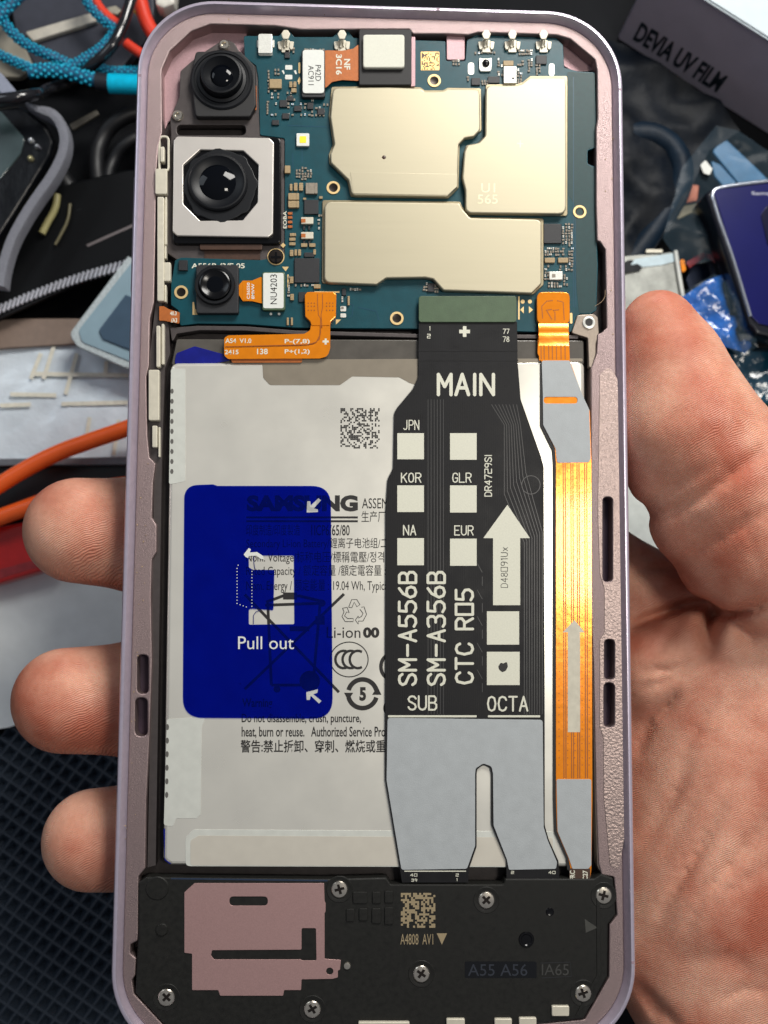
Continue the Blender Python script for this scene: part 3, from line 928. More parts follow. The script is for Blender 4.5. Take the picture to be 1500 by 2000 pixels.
# bracket with a bright threaded post at the right of the board
rb = plate('corner_bracket', fillet([(1128, 615), (1160, 613), (1168, 620), (1170, 650), (1164, 672), (1164, 690), (1156, 720), (1150, 716), (1148, 660), (1128, 654), (1116, 650)], 4), -0.15, .12, mat('bracket_zinc', (150, 138, 126), .4, .6, .05, 20, .1, 100), phone, bevel=.012)
turned('threaded_post', 1150, 630, -0.14, [(13, -.15), (12.5, -.125), (9, -.12), (7.5, -.13), (7, -.17)], M['tin'], rb, 26)
turned('post_hole', 1150, 630, -0.14, [(7.5, -.135), (0, -.137)], M['ink'], rb, 18)
plate('ledge_step', fillet([(1154, 720), (1160, 715), (1170, 690), (1172, 900), (1170, 1180), (1172, 1300), (1176, 1560), (1178, 1690), (1172, 1704), (1167, 1690), (1162, 1560), (1157, 1300), (1152, 1180)], 3), -0.15, .2, mat('ledge_shelf', (158, 146, 134), .42, .4, .05, 20, .15, 90), phone, bevel=.01)
plate('cross_rib', fillet([(332, 640), (386, 636), (480, 637), (575, 645), (820, 652), (1130, 654), (1130, 662), (820, 660), (575, 653), (480, 646), (390, 645), (345, 652), (336, 670)], 3), -0.19, .16, M['bracket'], phone, bevel=.01)

# ---------------------------------------------------------------- battery
ZT = -0.16
batt = plate('battery', fillet([(333, 714), (345, 708), (1130, 702), (1142, 712), (1152, 1684), (1140, 1694), (332, 1690), (318, 1680)], 14), ZT, .3, M['battery'], phone, bevel=.06)
plate('battery_terrace', fillet([(345, 662), (1140, 664), (1141, 712), (334, 714)], 5), ZT - .05, .1, M['terrace'], batt, bevel=.02)
plate('blue_film', fillet([(344, 690), (380, 676), (438, 692), (452, 704), (404, 712), (340, 712)], 6), ZT - .03, .02, M['bluefoil'], batt, bevel=.006)
plate('blue_film', fillet([(319, 1618), (337, 1618), (337, 1678), (334, 1690), (321, 1680)], 4), ZT - .01, .03, M['bluefoil'], batt, bevel=.006)
plate('brown_tape', fillet([(512, 702), (514, 738), (527, 752), (664, 752), (688, 735), (780, 737), (800, 748), (812, 752), (830, 712), (1138, 706), (1138, 700)], 8), ZT + .004, .006, M['taped'], batt)
plate('side_tape', fillet([(334, 720), (362, 720), (362, 940), (330, 946)], 4), ZT + .004, .006, M['tapew'], batt)
plate('side_tape', fillet([(326, 1404), (402, 1400), (394, 1420), (392, 1590), (384, 1598), (344, 1598), (338, 1614), (320, 1612)], 6), ZT + .004, .006, M['tapew'], batt)
plate('lower_tape', fillet([(362, 1636), (378, 1620), (1084, 1624), (1084, 1694), (362, 1692)], 10), ZT + .004, .01, M['tapew'], batt, bevel=.004)
plate('lower_tape', fillet([(372, 1642), (388, 1632), (1080, 1636), (1080, 1692), (372, 1690)], 6), ZT + .0065, .004, M['tape'], batt)
M['hole'] = mat('perforation', (92, 90, 86), .6, 0, 0)
plates('perforation', [(circ(336 - i * .05, 764 + i * 19.6, 3.2, 10, 5), ZT + .0065, .003) for i in range(9)] + [(circ(327 - i * .3, 1420 + i * 26.5, 3.2, 10, 6), ZT + .0065, .003) for i in range(6)], M['hole'], batt)
ZI = ZT + .003
txts([('SAMSUNG', 482, 967, 699, 999, 0, .055)], ZI, M['ink'], batt)
lines('printed_rule', [[(481, 1010.5), (699, 1010.5)], [(481, 1018), (699, 1018)]], ZI, 4, M['ink'], batt)
txts([('ASSEMBLED', 707, 973, 800, 993, 0, .0), ('生产厂/ 三', 706, 998, 778, 1020), ('印度制造/印度製造', 481, 1024, 586, 1046), ('1ICP6/65/80', 608, 1025, 683, 1046, 0, .01),
      ('Secondary Li-ion Battery/鋰离子电池组/二次', 481, 1050, 774, 1074), ('Nom. Voltage/标称电压/標稱電壓/정격', 481, 1077, 750, 1102), ('Rated Capacity / 额定容量 /額定電容量 :', 481, 1103, 753, 1128), ('Nom. Energy / 额定能量 : 19.04 Wh, Typical', 481, 1131, 760, 1158)], ZI, M['ink'], batt)
txts([('Warning', 473, 1364, 532, 1386, 0, .02), ('Do not disassemble, crush, puncture,', 472, 1394, 705, 1416, 0, .012), ('heat, burn or reuse.   Authorized Service Prov', 472, 1419, 760, 1442, 0, .012), ('警告:禁止拆卸、穿刺、燃烧或重', 470, 1445, 753, 1470, 0, .012)], ZI, M['ink'], batt)
txts([('Li-ion', 638, 1224, 704, 1246), ('00', 709, 1225, 741, 1246, 0, .05)], ZI, M['ink'], batt)
# crossed-out wheeled bin
B = []
B += [[(478, 1161), (662, 1352)], [(672, 1160), (478, 1346)]]
B += [[(523, 1178), (530, 1338)], [(530, 1338), (606, 1338)], [(625, 1182), (612, 1330)], [(518, 1182), (630, 1178)], [(520, 1176), (552, 1164), (585, 1164), (628, 1174)], [(553, 1160), (580, 1160)], [(553, 1168), (580, 1168)], [(566, 1226), (604, 1226)], [(566, 1230), (604, 1230)]]
plates('bin_mark', [(circ(605, 1330, 20, 24), ZI + .0004, .0004), (circ(629, 1178, 7, 12), ZI + .0004, .0004), (rect(616, 1203, 634, 1220), ZI + .0004, .0004), (circ(541, 1346, 7, 10), ZI + .0004, .0004)], M['ink'], batt)
lines('bin_mark', B, ZI, 5.6, M['ink'], batt)


def arc(cx, cy, rx, a0, a1, n=20, ry=None):
    ry = ry or rx
    return [(cx + rx * math.cos(math.radians(a0 + (a1 - a0) * i / n)), cy + ry * math.sin(math.radians(a0 + (a1 - a0) * i / n))) for i in range(n + 1)]


lines('approval_mark', [arc(682, 1288, 37, 0, 360, 40, 34)], ZI, 2.0, M['ink'], batt)
lines('approval_mark', [arc(671, 1288, 16, 60, 300, 14, 17), arc(685, 1288, 16, 60, 300, 14, 17), arc(699, 1288, 16, 60, 300, 14, 17)], ZI, 5, M['ink'], batt)
lines('recycling_mark', [arc(708, 1355, 28, -165, -15, 18), arc(708, 1355, 28, 15, 165, 18)], ZI, 9, M['ink'], batt)
plates('recycling_mark', [([(672, 1353), (690, 1353), (680, 1368)], ZI + .0004, .0004), ([(727, 1357), (745, 1357), (737, 1340)], ZI + .0004, .0004)], M['ink'], batt)
txt('5', 702, 1342, 715, 1369, ZI, M['ink'], batt, 0, .05)
lines('recycling_mark', [[(681, 1186), (687, 1171), (697, 1171), (703, 1181), (697, 1185), (692, 1176), (687, 1187), (681, 1186)], [(669, 1188), (678, 1186), (682, 1197), (677, 1195), (673, 1203), (679, 1208), (690, 1208), (690, 1214), (674, 1214), (668, 1204), (672, 1195), (669, 1188)], [(706, 1186), (711, 1185), (716, 1200), (709, 1213), (700, 1213), (700, 1219), (694, 1211), (700, 1203), (700, 1207), (706, 1204), (709, 1198), (703, 1190)]], ZI, 1.4, M['ink'], batt)
lines('approval_mark', [arc(764, 1302, 20, 90, 270, 16, 24), arc(766, 1383, 14, 90, 270, 12, 14)], ZI, 7, M['ink'], batt)
mq = []
for i in range(24):
    for j in range(24):
        if random.random() < .46:
            mq.append((rect(665 + i * 3.2, 797 + j * 3.3, 667.9 + i * 3.2, 800 + j * 3.3), ZI, .0006))
plates('printed_specks', mq, M['ink'], batt)

# blue pull tab
mblue, tint = film('blue_pull_film', (0, 36, 160), .15, .22, .35, .12)
tint.inputs[0].default_value = (0.06, 0.22, 0.78, 1)
TAB = fillet([(360, 948), (416, 946), (425, 949), (646, 949), (650, 1404), (357, 1402)], [34, 0, 0, 38, 40, 40], 8)
H1 = [(486, 1085), (574, 1085), (575, 1219), (486, 1220), (486, 1190), (493, 1189), (534, 1192), (536, 1113), (494, 1113), (486, 1108)]
A1 = [(600, 979), (606, 979), (607, 987), (622, 973), (627, 977), (613, 993), (621, 995), (621, 1000), (599, 1001)]
A2 = [(598, 1352), (621, 1346), (620, 1353), (612, 1356), (628, 1369), (623, 1374), (607, 1359), (605, 1367), (599, 1367)]
A3 = [(476, 1083), (486, 1070), (490, 1073), (488, 1079), (502, 1078), (514, 1086), (515, 1092), (510, 1092), (500, 1085), (486, 1086), (485, 1090), (480, 1088)]
tab = plate('pull_tab', [TAB, fillet(H1, 3), A1, A2], ZT + .012, .003, mblue, batt)
plates('printed_hand_mark', [(A3, ZT + .0135, .001)], M['white'], tab)
mwhite, _w = film('clear_white_print', (226, 228, 224), .35, .4)
plates_each('printed_arrow', [(A1, ZT + .0135, .001), (A2, ZT + .0135, .001)], mwhite, tab)
lines('printed_hand_mark', [[(496, 1086), (496, 1100), (498, 1112)], [(495, 1219), (495, 1202), (500, 1195), (508, 1192)]], ZT + .0135, 1.3, mat('blue_ink', (10, 16, 110), .4), tab)
plates('printed_dots', [(circ(463 + (0 if i else 2), 1104 + i * 6.2, 1.1, 6), ZT + .0135, .001) for i in range(13)] + [(circ(492, 1116 + i * 6.2, 1.1, 6), ZT + .0135, .001) for i in range(12)] + [(circ(469 + i * 6, 1181 + i * 2.2, 1.1, 6), ZT + .0135, .001) for i in range(3)], M['white'], tab)
txt('Pull out', 465, 1243, 574, 1268, ZT + .0135, M['white'], tab)

# ---------------------------------------------------------------- main ribbon cable (black) with grey lower end
ZF = -0.115
mf = plate('main_ribbon_cable', [fillet([(818, 628), (1010, 628), (1011, 706), (1014, 742), (1017, 780), (1056, 890), (1062, 912), (1064, 1402), (1064, 1612), (1072, 1640), (1091, 1682), (1093, 1724), (989, 1724), (989, 1681), (960, 1612), (960, 1512), (957, 1500), (944, 1494), (932, 1503), (931, 1512), (931, 1654), (915, 1700), (915, 1724), (785, 1724), (781, 1698), (752, 1524), (752, 1402), (753, 1000), (757, 936), (768, 914), (770, 806), (776, 796), (806, 760), (817, 736), (817, 700)], [2, 2, 8, 30, 30, 30, 20, 0, 30, 10, 10, 0, 0, 10, 20, 6, 6, 8, 6, 6, 10, 10, 0, 0, 6, 20, 0, 20, 14, 14, 14, 20, 20, 20, 10])], ZF, .02, M['film'], phone, bevel=.004)
ZG = ZF + .004
plates('grey_stiffener', [(fillet([(757, 1402), (1060, 1406), (1062, 1616), (1070, 1642), (1088, 1684), (1086, 1697), (994, 1699), (990, 1679), (964, 1612), (963, 1512), (960, 1497), (944, 1491), (929, 1501), (928, 1512), (928, 1652), (912, 1697), (784, 1699), (755, 1524)], [6, 6, 20, 8, 6, 4, 4, 6, 16, 6, 7, 8, 7, 6, 10, 6, 6, 20]), ZG + .003, .008, .002)], M['stiff'], mf)
gc = plate('connector_stiffener', rect(818, 578, 1009, 629, 6), ZF + .03, .05, M['green'], mf, bevel=.006)
strokes([('MAIN', 853, 728, 967, 774, 0, .46), ('JPN', 787, 820, 819, 840, 0, .4), ('KOR', 783, 923, 823, 943, 0, .4), ('GLR', 883, 923, 921, 943, 0, .4), ('NA', 787, 1025, 813, 1046, 0, .4), ('EUR', 887, 1026, 925, 1046, 0, .4), ('SUB', 796, 1358, 854, 1388, 0, .42), ('OCTA', 951, 1359, 1032, 1390, 0, .42),
         ('SM-A556B', 777, 1115, 815, 1340, 90, .46), ('SM-A356B', 833, 1115, 871, 1340, 90, .46), ('CTC R05', 888, 1149, 926, 1337, 90, .46), ('DR4729SI', 946, 888, 961, 970, 90, .42), ('1', 838, 637, 841, 646), ('2', 834, 652, 841, 661), ('77', 982, 642, 995, 652), ('78', 982, 657, 995, 668)], ZG, M['silk'], mf)
SQ = [(776, 846, 828, 897), (879, 846, 931, 898), (776, 948, 828, 1000), (879, 948, 931, 1001), (776, 1051, 828, 1104), (879, 1052, 931, 1105), (951, 1194, 1014, 1259), (951, 1273, 1015, 1338)]
for q in SQ:
    plate('printed_square', rect(*q), ZG, .0015, M['silk'], mf)
plates('printed_rules', [(rect(758, 1397, 931, 1401, 1), ZG, .0015), (rect(953, 1397, 1055, 1401, 1), ZG, .0015), ([(904, 644), (904, 637), (911, 637), (911, 644), (918, 644), (918, 651), (911, 651), (911, 658), (904, 658), (904, 651), (897, 651), (897, 644)], ZG, .0015)], M['silk'], mf)
plates('printed_arrow', [([(991, 986), (1035, 1051), (1016, 1051), (1016, 1182), (963, 1182), (963, 1051), (944, 1051)], ZG, .0015)], M['silk'], mf)
strokes([('D48091Ux', 978, 1068, 992, 1148, 90, .26)], ZG + .0006, M['chip'], mf)
plates('pen_dot', [(fillet([(973, 1302), (978, 1294), (983, 1296), (990, 1292), (992, 1302), (988, 1310), (981, 1313), (975, 1308)], 3), ZG + .0016, .002)], M['ink'], mf)
M['fline'] = mat('raised_trace', (54, 54, 54), .36, 0, 0)
TR = [[(940 + k * 4, 1180 - k * 0), (940 + k * 4, 1120), (940 + k * 4, 1060)] for k in range(0)]
for k in range(8):
    TR.append([(1024 + k * 5, 1395), (1024 + k * 5, 1060 - k * 3), (985 + k * 6, 965 - k * 6), (985 + k * 4.5, 830), (960 + k * 7, 790)])
for k in range(6):
    TR.append([(836 + k * 6, 1395), (836 + k * 6, 780)])
lines('raised_traces', TR, ZF + .0008, 1.3, M['fline'], mf)
lines('raised_traces', [arc(1037, 947, 18, 0, 360, 24)], ZF + .0012, 1.4, M['fline'], mf)
lines('raised_traces', [[(932 + (k % 2) * 10, 1100 + k * 26), (942, 1118 + k * 26)] for k in range(10)], ZF + .001, 1.2, M['fline'], mf)
plates('fold_lines', [(rect(817, 683, 1011, 686), ZF + .004, .004), (rect(817, 702, 1012, 705), ZF + .003, .004)], M['film'], mf)
strokes([('40', 801, 1706, 815, 1712, 0, .5), ('39', 803, 1716, 815, 1722, 0, .5), ('2', 890, 1706, 896, 1712, 0, .5), ('1', 891, 1715, 894, 1721, 0, .5), ('40', 1071, 1701, 1085, 1707, 0, .5), ('2', 998, 1701, 1004, 1707, 0, .5)], ZG, M['silk'], mf)
lines('printed_rule', [[(790, 1701.5), (910, 1701.5)]], ZG + .0005, 2, M['silk'], mf)

# ---------------------------------------------------------------- side ribbon cable (orange with grey stiffeners)
ZS = -0.12
sf = plate('side_ribbon_cable', fillet([(1052, 628), (1110, 628), (1113, 704), (1140, 780), (1152, 802), (1155, 902), (1157, 1560), (1155, 1697), (1152, 1722), (1114, 1722), (1114, 1694), (1110, 1676), (1088, 1624), (1086, 1560), (1086, 905), (1084, 876), (1061, 830), (1060, 760), (1058, 706), (1050, 690)], 8), ZS, .014, M['orange'], phone)
plate('cable_edge_shade', fillet([(1056, 704), (1062, 704), (1066, 828), (1090, 876), (1092, 905), (1092, 1622), (1116, 1676), (1118, 1700), (1108, 1700), (1106, 1678), (1083, 1626), (1081, 1560), (1081, 905), (1079, 880), (1056, 832)], 4), ZS - .006, .02, M['blackfoam'], sf)  # black strip: the cable's dark edge with its shadow drawn in
plate('cable_pad', rect(1049, 570, 1113, 633, 12), ZB + .1, .09, M['orange'], sf, bevel=.01)
lines('covered_traces', [[(1060, 622), (1058, 598), (1068, 588), (1080, 587)], [(1088, 587), (1100, 590), (1102, 625)], [(1066, 606), (1078, 604)], [(1068, 607), (1078, 624)], [(1084, 626), (1084, 610), (1080, 606), (1092, 605)]], ZB + .1015, 1.6, M['trace'], sf)
lines('covered_traces', [[(x, 905), (x + 1, 1200), (x + 1.5, 1520)] for x in (1100, 1104, 1115, 1119, 1127, 1131, 1142, 1146)], ZS + .001, 1.9, M['trace'], sf)
lines('covered_traces', [[(x, 634), (x + 1, 702)] for x in (1056, 1062, 1071, 1078, 1086, 1095, 1103)], ZS + .001, 1.6, M['trace'], sf)
plates('via_dots', [(circ(x + random.uniform(-.4, .4), 920 + k * 14, 1.1, 6), ZS + .002, .002) for x in (1092, 1109, 1123, 1137, 1151) for k in range(42)], M['trace'], sf)
plate('grey_stiffener', [fillet([(1058, 704), (1113, 704), (1117, 718), (1138, 772), (1151, 800), (1154, 896), (1150, 903), (1088, 904), (1085, 876), (1061, 830), (1060, 763)], 5), slot(1062, 775, 1128, 788)], ZS + .01, .01, M['stiff'], sf, bevel=.002)
plate('grey_stiffener', fillet([(1087, 1522), (1155, 1522), (1155, 1690), (1149, 1697), (1118, 1697), (1111, 1676), (1089, 1624)], 4), ZS + .01, .01, M['stiff'], sf, bevel=.002)
plates('printed_arrow', [([(1122, 1211), (1142, 1235), (1133, 1235), (1133, 1430), (1109, 1430), (1109, 1235), (1099, 1235)], ZS + .0025, .002)], mat('grey_ink', (196, 190, 172), .5), sf)
plates('cable_tail', [(rect(1112, 1696, 1153, 1723, 1), ZS + .004, .008)], M['darkflex'], sf)
txts([('FRC', 1113, 1700, 1123, 1719, 90, .03), ('C27', 1138, 1700, 1148, 1719, 90, .03)], ZS + .0055, M['silk'], sf)

# battery ribbon
bf = plate('battery_ribbon_cable', fillet([(608, 630), (645, 630), (645, 680), (640, 696), (624, 700), (445, 701), (438, 694), (438, 660), (446, 655), (594, 652), (606, 645)], [2, 2, 14, 16, 10, 6, 6, 6, 6, 10, 8]), -0.10, .014, M['orange'], phone)
plate('cable_pad', fillet([(600, 570), (652, 570), (657, 576), (656, 618), (646, 628), (645, 636), (608, 636), (606, 628), (596, 618), (595, 576)], 4), ZB + .11, .1, M['orange'], bf, bevel=.01)
lines('covered_traces', [[(620, 574), (620, 592), (622, 615), (626, 622), (626, 652), (618, 668), (600, 673), (440, 677)], [(630, 574), (630, 600), (627, 615), (629, 640)]], ZB + .112, 1.5, M['trace'], bf)
plates('covered_dots', [(circ(x, y, 1.4, 6), ZB + .1125, .002) for x in (602, 608, 614, 638, 644, 650) for y in (592, 598, 606)], M['trace'], bf)
lines('covered_traces', [[(626, 636), (624, 662), (612, 672), (580, 675), (440, 677)]], -0.0985, 1.8, M['trace'], bf)
txts([('A54  V1.0', 440, 661, 491, 670, 0, .02), ('P-(7,8)', 556, 662, 605, 673, 0, .02), ('2415', 439, 683, 466, 692, 0, .02), ('138', 502, 681, 523, 692, 0, .02), ('P+(1,2)', 556, 682, 605, 693, 0, .02)], -0.098, M['silk'], bf)
plates('printed_cross', [([(634, 661), (638, 661), (638, 665), (642, 665), (642, 669), (638, 669), (638, 673), (634, 673), (634, 669), (630, 669), (630, 665), (634, 665)], -0.098, .001)], M['silk'], bf)
plate('cable_fold', rect(452, 696, 590, 708, 4), -0.13, .03, M['copper'], bf)

# ---------------------------------------------------------------- lower black module with its screws
ZM = -0.10
MODP = [(270, 1724), (286, 1713), (640, 1717), (755, 1714), (764, 1727), (984, 1727), (986, 1716), (1160, 1716), (1174, 1707), (1198, 1715), (1203, 1786), (1188, 1806), (1187, 1907), (1140, 1990), (1075, 1997), (1010, 2006), (330, 2012), (264, 1940), (267, 1872), (270, 1824)]
mod = plate('speaker_module', fillet(MODP, 5), ZM, .25, M['blackpl'], phone, bevel=.025)
lines('moulded_edge', [[(334, 1716), (640, 1720)]], ZM + .003, 3, mat('slate_edge', (40, 52, 72), .2), mod)  # blue-grey line along the module's top edge
PK = [(380, 1725), (633, 1725), (634, 1760), (636, 1764), (636, 1780), (634, 1784), (634, 1873), (666, 1875), (664, 1894), (660, 1896), (660, 1909), (650, 1912), (589, 1913), (588, 1934), (555, 1934), (553, 1945), (430, 1945), (426, 1934), (375, 1934), (375, 1863), (360, 1861), (360, 1743), (372, 1732)]
pk = plate('pink_plate', [fillet(PK, 2), slot(448, 1751, 523, 1769), fillet([(414, 1856), (589, 1855), (589, 1815), (591, 1813), (617, 1813), (618, 1876), (590, 1876), (588, 1874), (418, 1874), (412, 1866)], 3), circ(644, 1897, 7, 20)], ZM + .012, .02, M['pink'], mod, bevel=.004)
for (x, y) in ((663, 1737), (950, 1758), (1179, 1749), (823, 1902), (1139, 1940), (325, 1948), (610, 1971)):
    turned('screw_well', x, y, ZM, [(25, ZM), (24, ZM + .006), (21, ZM + .004), (18, ZM - .0)], M['blackpl'], mod, 30)
    screw(x, y, ZM - .004, 15.5, M['screw'], mod)
for (x0, y0, x1, y1) in ((689, 1742, 717, 1765), (727, 1742, 744, 1765), (751, 1740, 768, 1764), (676, 1775, 692, 1800), (701, 1774, 718, 1799), (726, 1774, 744, 1804), (751, 1772, 768, 1806)):
    plate('grille_bump', rect(x0, y0, x1, y1, 3), ZM + .022, .03, M['blackpl'], mod, bevel=.01)
cells = []
for i in range(17):
    for j in range(17):
        if random.random() < .56:
            cells.append((rect(783 + i * 3.95, 1744 + j * 4.0, 787.0 + i * 3.95, 1748.05 + j * 4.0), ZM + .003, .002))
plates('laser_patch', cells, M['laser'], mod)
txts([('A4808  AV1', 782, 1824, 846, 1845, 0, .0)], ZM + .003, M['laser'], mod)
plates('laser_triangle', [([(853, 1823), (873, 1823), (863, 1845)], ZM + .003, .002)], M['laser'], mod)
plate('glossy_inlay', rect(908, 1878, 1048, 1910, 3), ZM + .004, .006, mat('inlay_black', (9, 10, 13), .22, 0, 0), mod)
txts([('A55 A56', 914, 1883, 1030, 1906, 0, .0)], ZM + .0055, mat('inlay_mark', (44, 48, 56), .3), mod)
lines('moulded_frame', [[(1056, 1881), (1114, 1879), (1116, 1907), (1058, 1910)]], ZM + .002, 1.6, M['chip'], mod)
txts([('IA65', 1058, 1883, 1111, 1905)], ZM + .0035, mat('moulded_mark', (52, 52, 50), .5), mod)
turned('moulded_dimple', 1028, 1835, ZM, [(15, ZM - .0), (14, ZM + .014), (11, ZM + .014), (9, ZM + .002), (0, ZM + .002)], M['blackgl'], mod, 26)
turned('moulded_dimple', 1074, 1781, ZM, [(8, ZM), (7, ZM + .008), (5, ZM + .002), (0, ZM + .002)], M['blackgl'], mod, 20)
turned('moulded_dimple', 307, 1735, ZM, [(22, ZM), (20, ZM + .012), (0, ZM + .012)], M['blackpl'], mod, 26)
turned('moulded_dimple', 316, 1816, ZM, [(12, ZM), (10, ZM + .02), (0, ZM + .022)], M['blackpl'], mod, 20)
turned('bright_rivet', 678, 1886, ZM, [(7, ZM), (6, ZM + .02), (0, ZM + .026)], M['screw'], mod, 16)
plates('moulded_arrow', [([(1142, 1795), (1167, 1812), (1144, 1822)], ZM + .005, .006, .002)], mat('arrow_plastic', (58, 58, 54), .55), mod)
plates('module_rim', [(fillet([(1165, 1740), (1172, 1760), (1173, 1906), (1130, 1984), (1124, 1984), (1166, 1904)], 3), ZM + .012, .014, .004)], M['blackpl'], mod)
for (x0, y0, x1, y1) in ((1078, 1965, 1112, 1985), (872, 1990, 908, 2004), (966, 1990, 1000, 2004), (1014, 1988, 1048, 2003), (700, 1996, 800, 2010)):
    plate('gold_contact', rect(x0, y0, x1, y1, 3), ZM + .05, .07, M['cream'], mod, bevel=.012)

# the bend of the side cable just under its pad
bm = bmesh.new()
rows_ = []
for k in range(13):
    t = k / 12
    y = 632 + 72 * t
    zz = ZB + .1 - .02 * t + .035 * math.sin(t * PI * 2) * (1 - t)
    rows_.append([bm.verts.new(P(x, y, zz)) for x in (1052 + t, 1062 + t, 1081, 1100, 1110 + t * 2)])
for a, b in zip(rows_, rows_[1:]):
    for k in range(4):
        bm.faces.new((a[k], b[k], b[k + 1], a[k + 1]))
bmesh.ops.recalc_face_normals(bm, faces=bm.faces)
bmesh.ops.solidify(bm, geom=list(bm.faces), thickness=.012)
me = bpy.data.meshes.new('bend')
bm.to_mesh(me)
bm.free()
smooth(link('cable_bend', me, M['orange'], sf), 50)
# lint and crumbs caught on the ledges
lint = mat('lint', (176, 150, 120), .8, 0, .2, 40)
dust = []
for k in range(46):
    if k < 24:
        y = random.uniform(900, 1700)
        x = 284 - (y - 900) * .04 + random.uniform(-14, 8)
    elif k < 34:
        y = random.uniform(180, 700)
        x = 1190 + (y - 180) * .02 + random.uniform(-12, 10)
    else:
        y, x = random.uniform(26, 42), random.uniform(420, 1060)
    r_ = random.uniform(.7, 1.9)
    dust.append(([(x + r_ * random.uniform(.5, 1.2) * math.cos(a), y + r_ * random.uniform(.5, 1.2) * math.sin(a)) for a in (0, 1.2, 2.4, 3.6, 4.9)], ZL + .012, .012))
plates('lint', dust, lint, phone)
tube('hair', [P(1162, 598, -.06), P(1174, 590, -.05), P(1181, 580, -.06), P(1182, 566, -.08)], .003, lint, phone)

# ================================================================== THE HAND (one continuous surface, grown from an implicit body)
def px3(px, py, z):
    q = P(px, py, z)
    return np.array([q.x, q.y, z])


HS = 0.075
lo = np.array([-6.2, -9.6, -5.6])
hi = np.array([8.6, 4.2, 1.6])
dims = ((hi - lo) / HS).astype(int) + 1
gx = (lo[0] + HS * np.arange(dims[0])).astype(np.float32)[:, None, None]
gy = (lo[1] + HS * np.arange(dims[1])).astype(np.float32)[None, :, None]
gz = (lo[2] + HS * np.arange(dims[2])).astype(np.float32)[None, None, :]


def cone(a, b, ra, rb):
    a, b = np.asarray(a, np.float32), np.asarray(b, np.float32)
    d = b - a
    t = ((gx - a[0]) * d[0] + (gy - a[1]) * d[1] + (gz - a[2]) * d[2]) / float(d @ d)
    t = np.clip(t, 0, 1)
    return np.sqrt((gx - a[0] - t * d[0]) ** 2 + (gy - a[1] - t * d[1]) ** 2 + (gz - a[2] - t * d[2]) ** 2) - (ra + (rb - ra) * t)


def ell(c, r):
    k = np.sqrt(((gx - c[0]) / r[0]) ** 2 + ((gy - c[1]) / r[1]) ** 2 + ((gz - c[2]) / r[2]) ** 2)
    return (k - 1) * min(r)


def smin(a, b, k):
    h = np.maximum(k - np.abs(a - b), 0) / k
    return np.minimum(a, b) - h * h * k * 0.25


def chain(pts, rs, k=0.25):
    f = None
    for i in range(len(pts) - 1):
        c = cone(pts[i], pts[i + 1], rs[i], rs[i + 1])
        f = c if f is None else smin(f, c, k)
    return f


# thumb: tip, joint, base
thumb = chain([px3(1286, 640, -.42), px3(1310, 715, -.46), px3(1334, 826, -.58), px3(1412, 935, -.72), px3(1492, 1048, -.95)], [.60, .80, 1.12, 1.18, 1.36], .3)
thumb = smin(thumb, cone(px3(1306, 926, -.7), px3(1430, 1010, -.8), .66, .95), .2)
thumb = smin(thumb, cone(px3(1345, 1030, -.85), px3(1450, 1080, -1.0), .58, .95), .35)
# thenar mound and palm
palm = cone(px3(1380, 1335, -2.35), px3(1600, 1290, -2.2), 1.25, 1.6)
palm = smin(palm, cone(px3(1285, 1300, -2.25), px3(1370, 1290, -2.15), .86, .95), .5)
palm = smin(palm, cone(px3(1410, 1520, -2.35), px3(1640, 1480, -2.2), 1.45, 1.9), .9)
palm = smin(palm, cone(px3(1400, 1720, -2.30), px3(1640, 1720, -2.1), 1.5, 1.9), .9)
palm = smin(palm, cone(px3(1390, 1930, -2.5), px3(1640, 1980, -2.2), 1.45, 1.9), .9)
palm = smin(palm, ell(px3(1470, 1600, -2.1), (1.5, 3.4, 1.35)), .6)
palm = smin(palm, cone(px3(1300, 1330, -2.9), px3(1250, 1800, -2.9), .95, 1.0), .8)
thumb = smin(thumb, cone(px3(1500, 1050, -1.0), px3(1680, 1180, -1.8), 1.35, 1.8), .5)
body = smin(thumb, palm, .28)
# wrist leaves the picture at the lower right
body = smin(body, cone(px3(1640, 1500, -2.6), px3(1900, 1650, -3.2), 2.1, 1.9), 1.2)
# fingers: knuckle, middle joint, end joint, tip
index = chain([px3(1390, 1215, -2.9), px3(1200, 1140, -3.0), px3(900, 860, -2.6), px3(760, 740, -1.95)], [.92, .86, .78, .68])
middle = chain([px3(1300, 1290, -2.9), px3(900, 1130, -3.2), px3(480, 1060, -2.75), px3(300, 1046, -1.95), px3(152, 1036, -1.28)], [1.0, .98, .94, .98, .86])
ring = chain([px3(1280, 1420, -2.95), px3(860, 1400, -3.25), px3(470, 1375, -2.75), px3(290, 1364, -1.95), px3(128, 1368, -1.28)], [1.0, .96, .92, .95, .84])
little = chain([px3(1270, 1600, -2.95), px3(880, 1620, -3.1), px3(480, 1632, -2.6), px3(310, 1632, -1.95), px3(182, 1640, -1.42)], [.95, .86, .84, .88, .80])
for fg in (index, middle, ring, little):
    body = smin(body, fg, .16)
# the flesh gives way to the rigid phone
qx, qy = np.abs(gx) - (HW - 0.02), np.abs(gy) - (HH - 0.02)
qz = np.abs(gz + 0.42) - 0.42
phone_d = np.maximum(np.maximum(qx, qy), qz) - 0.0
body = np.maximum(body, -phone_d)


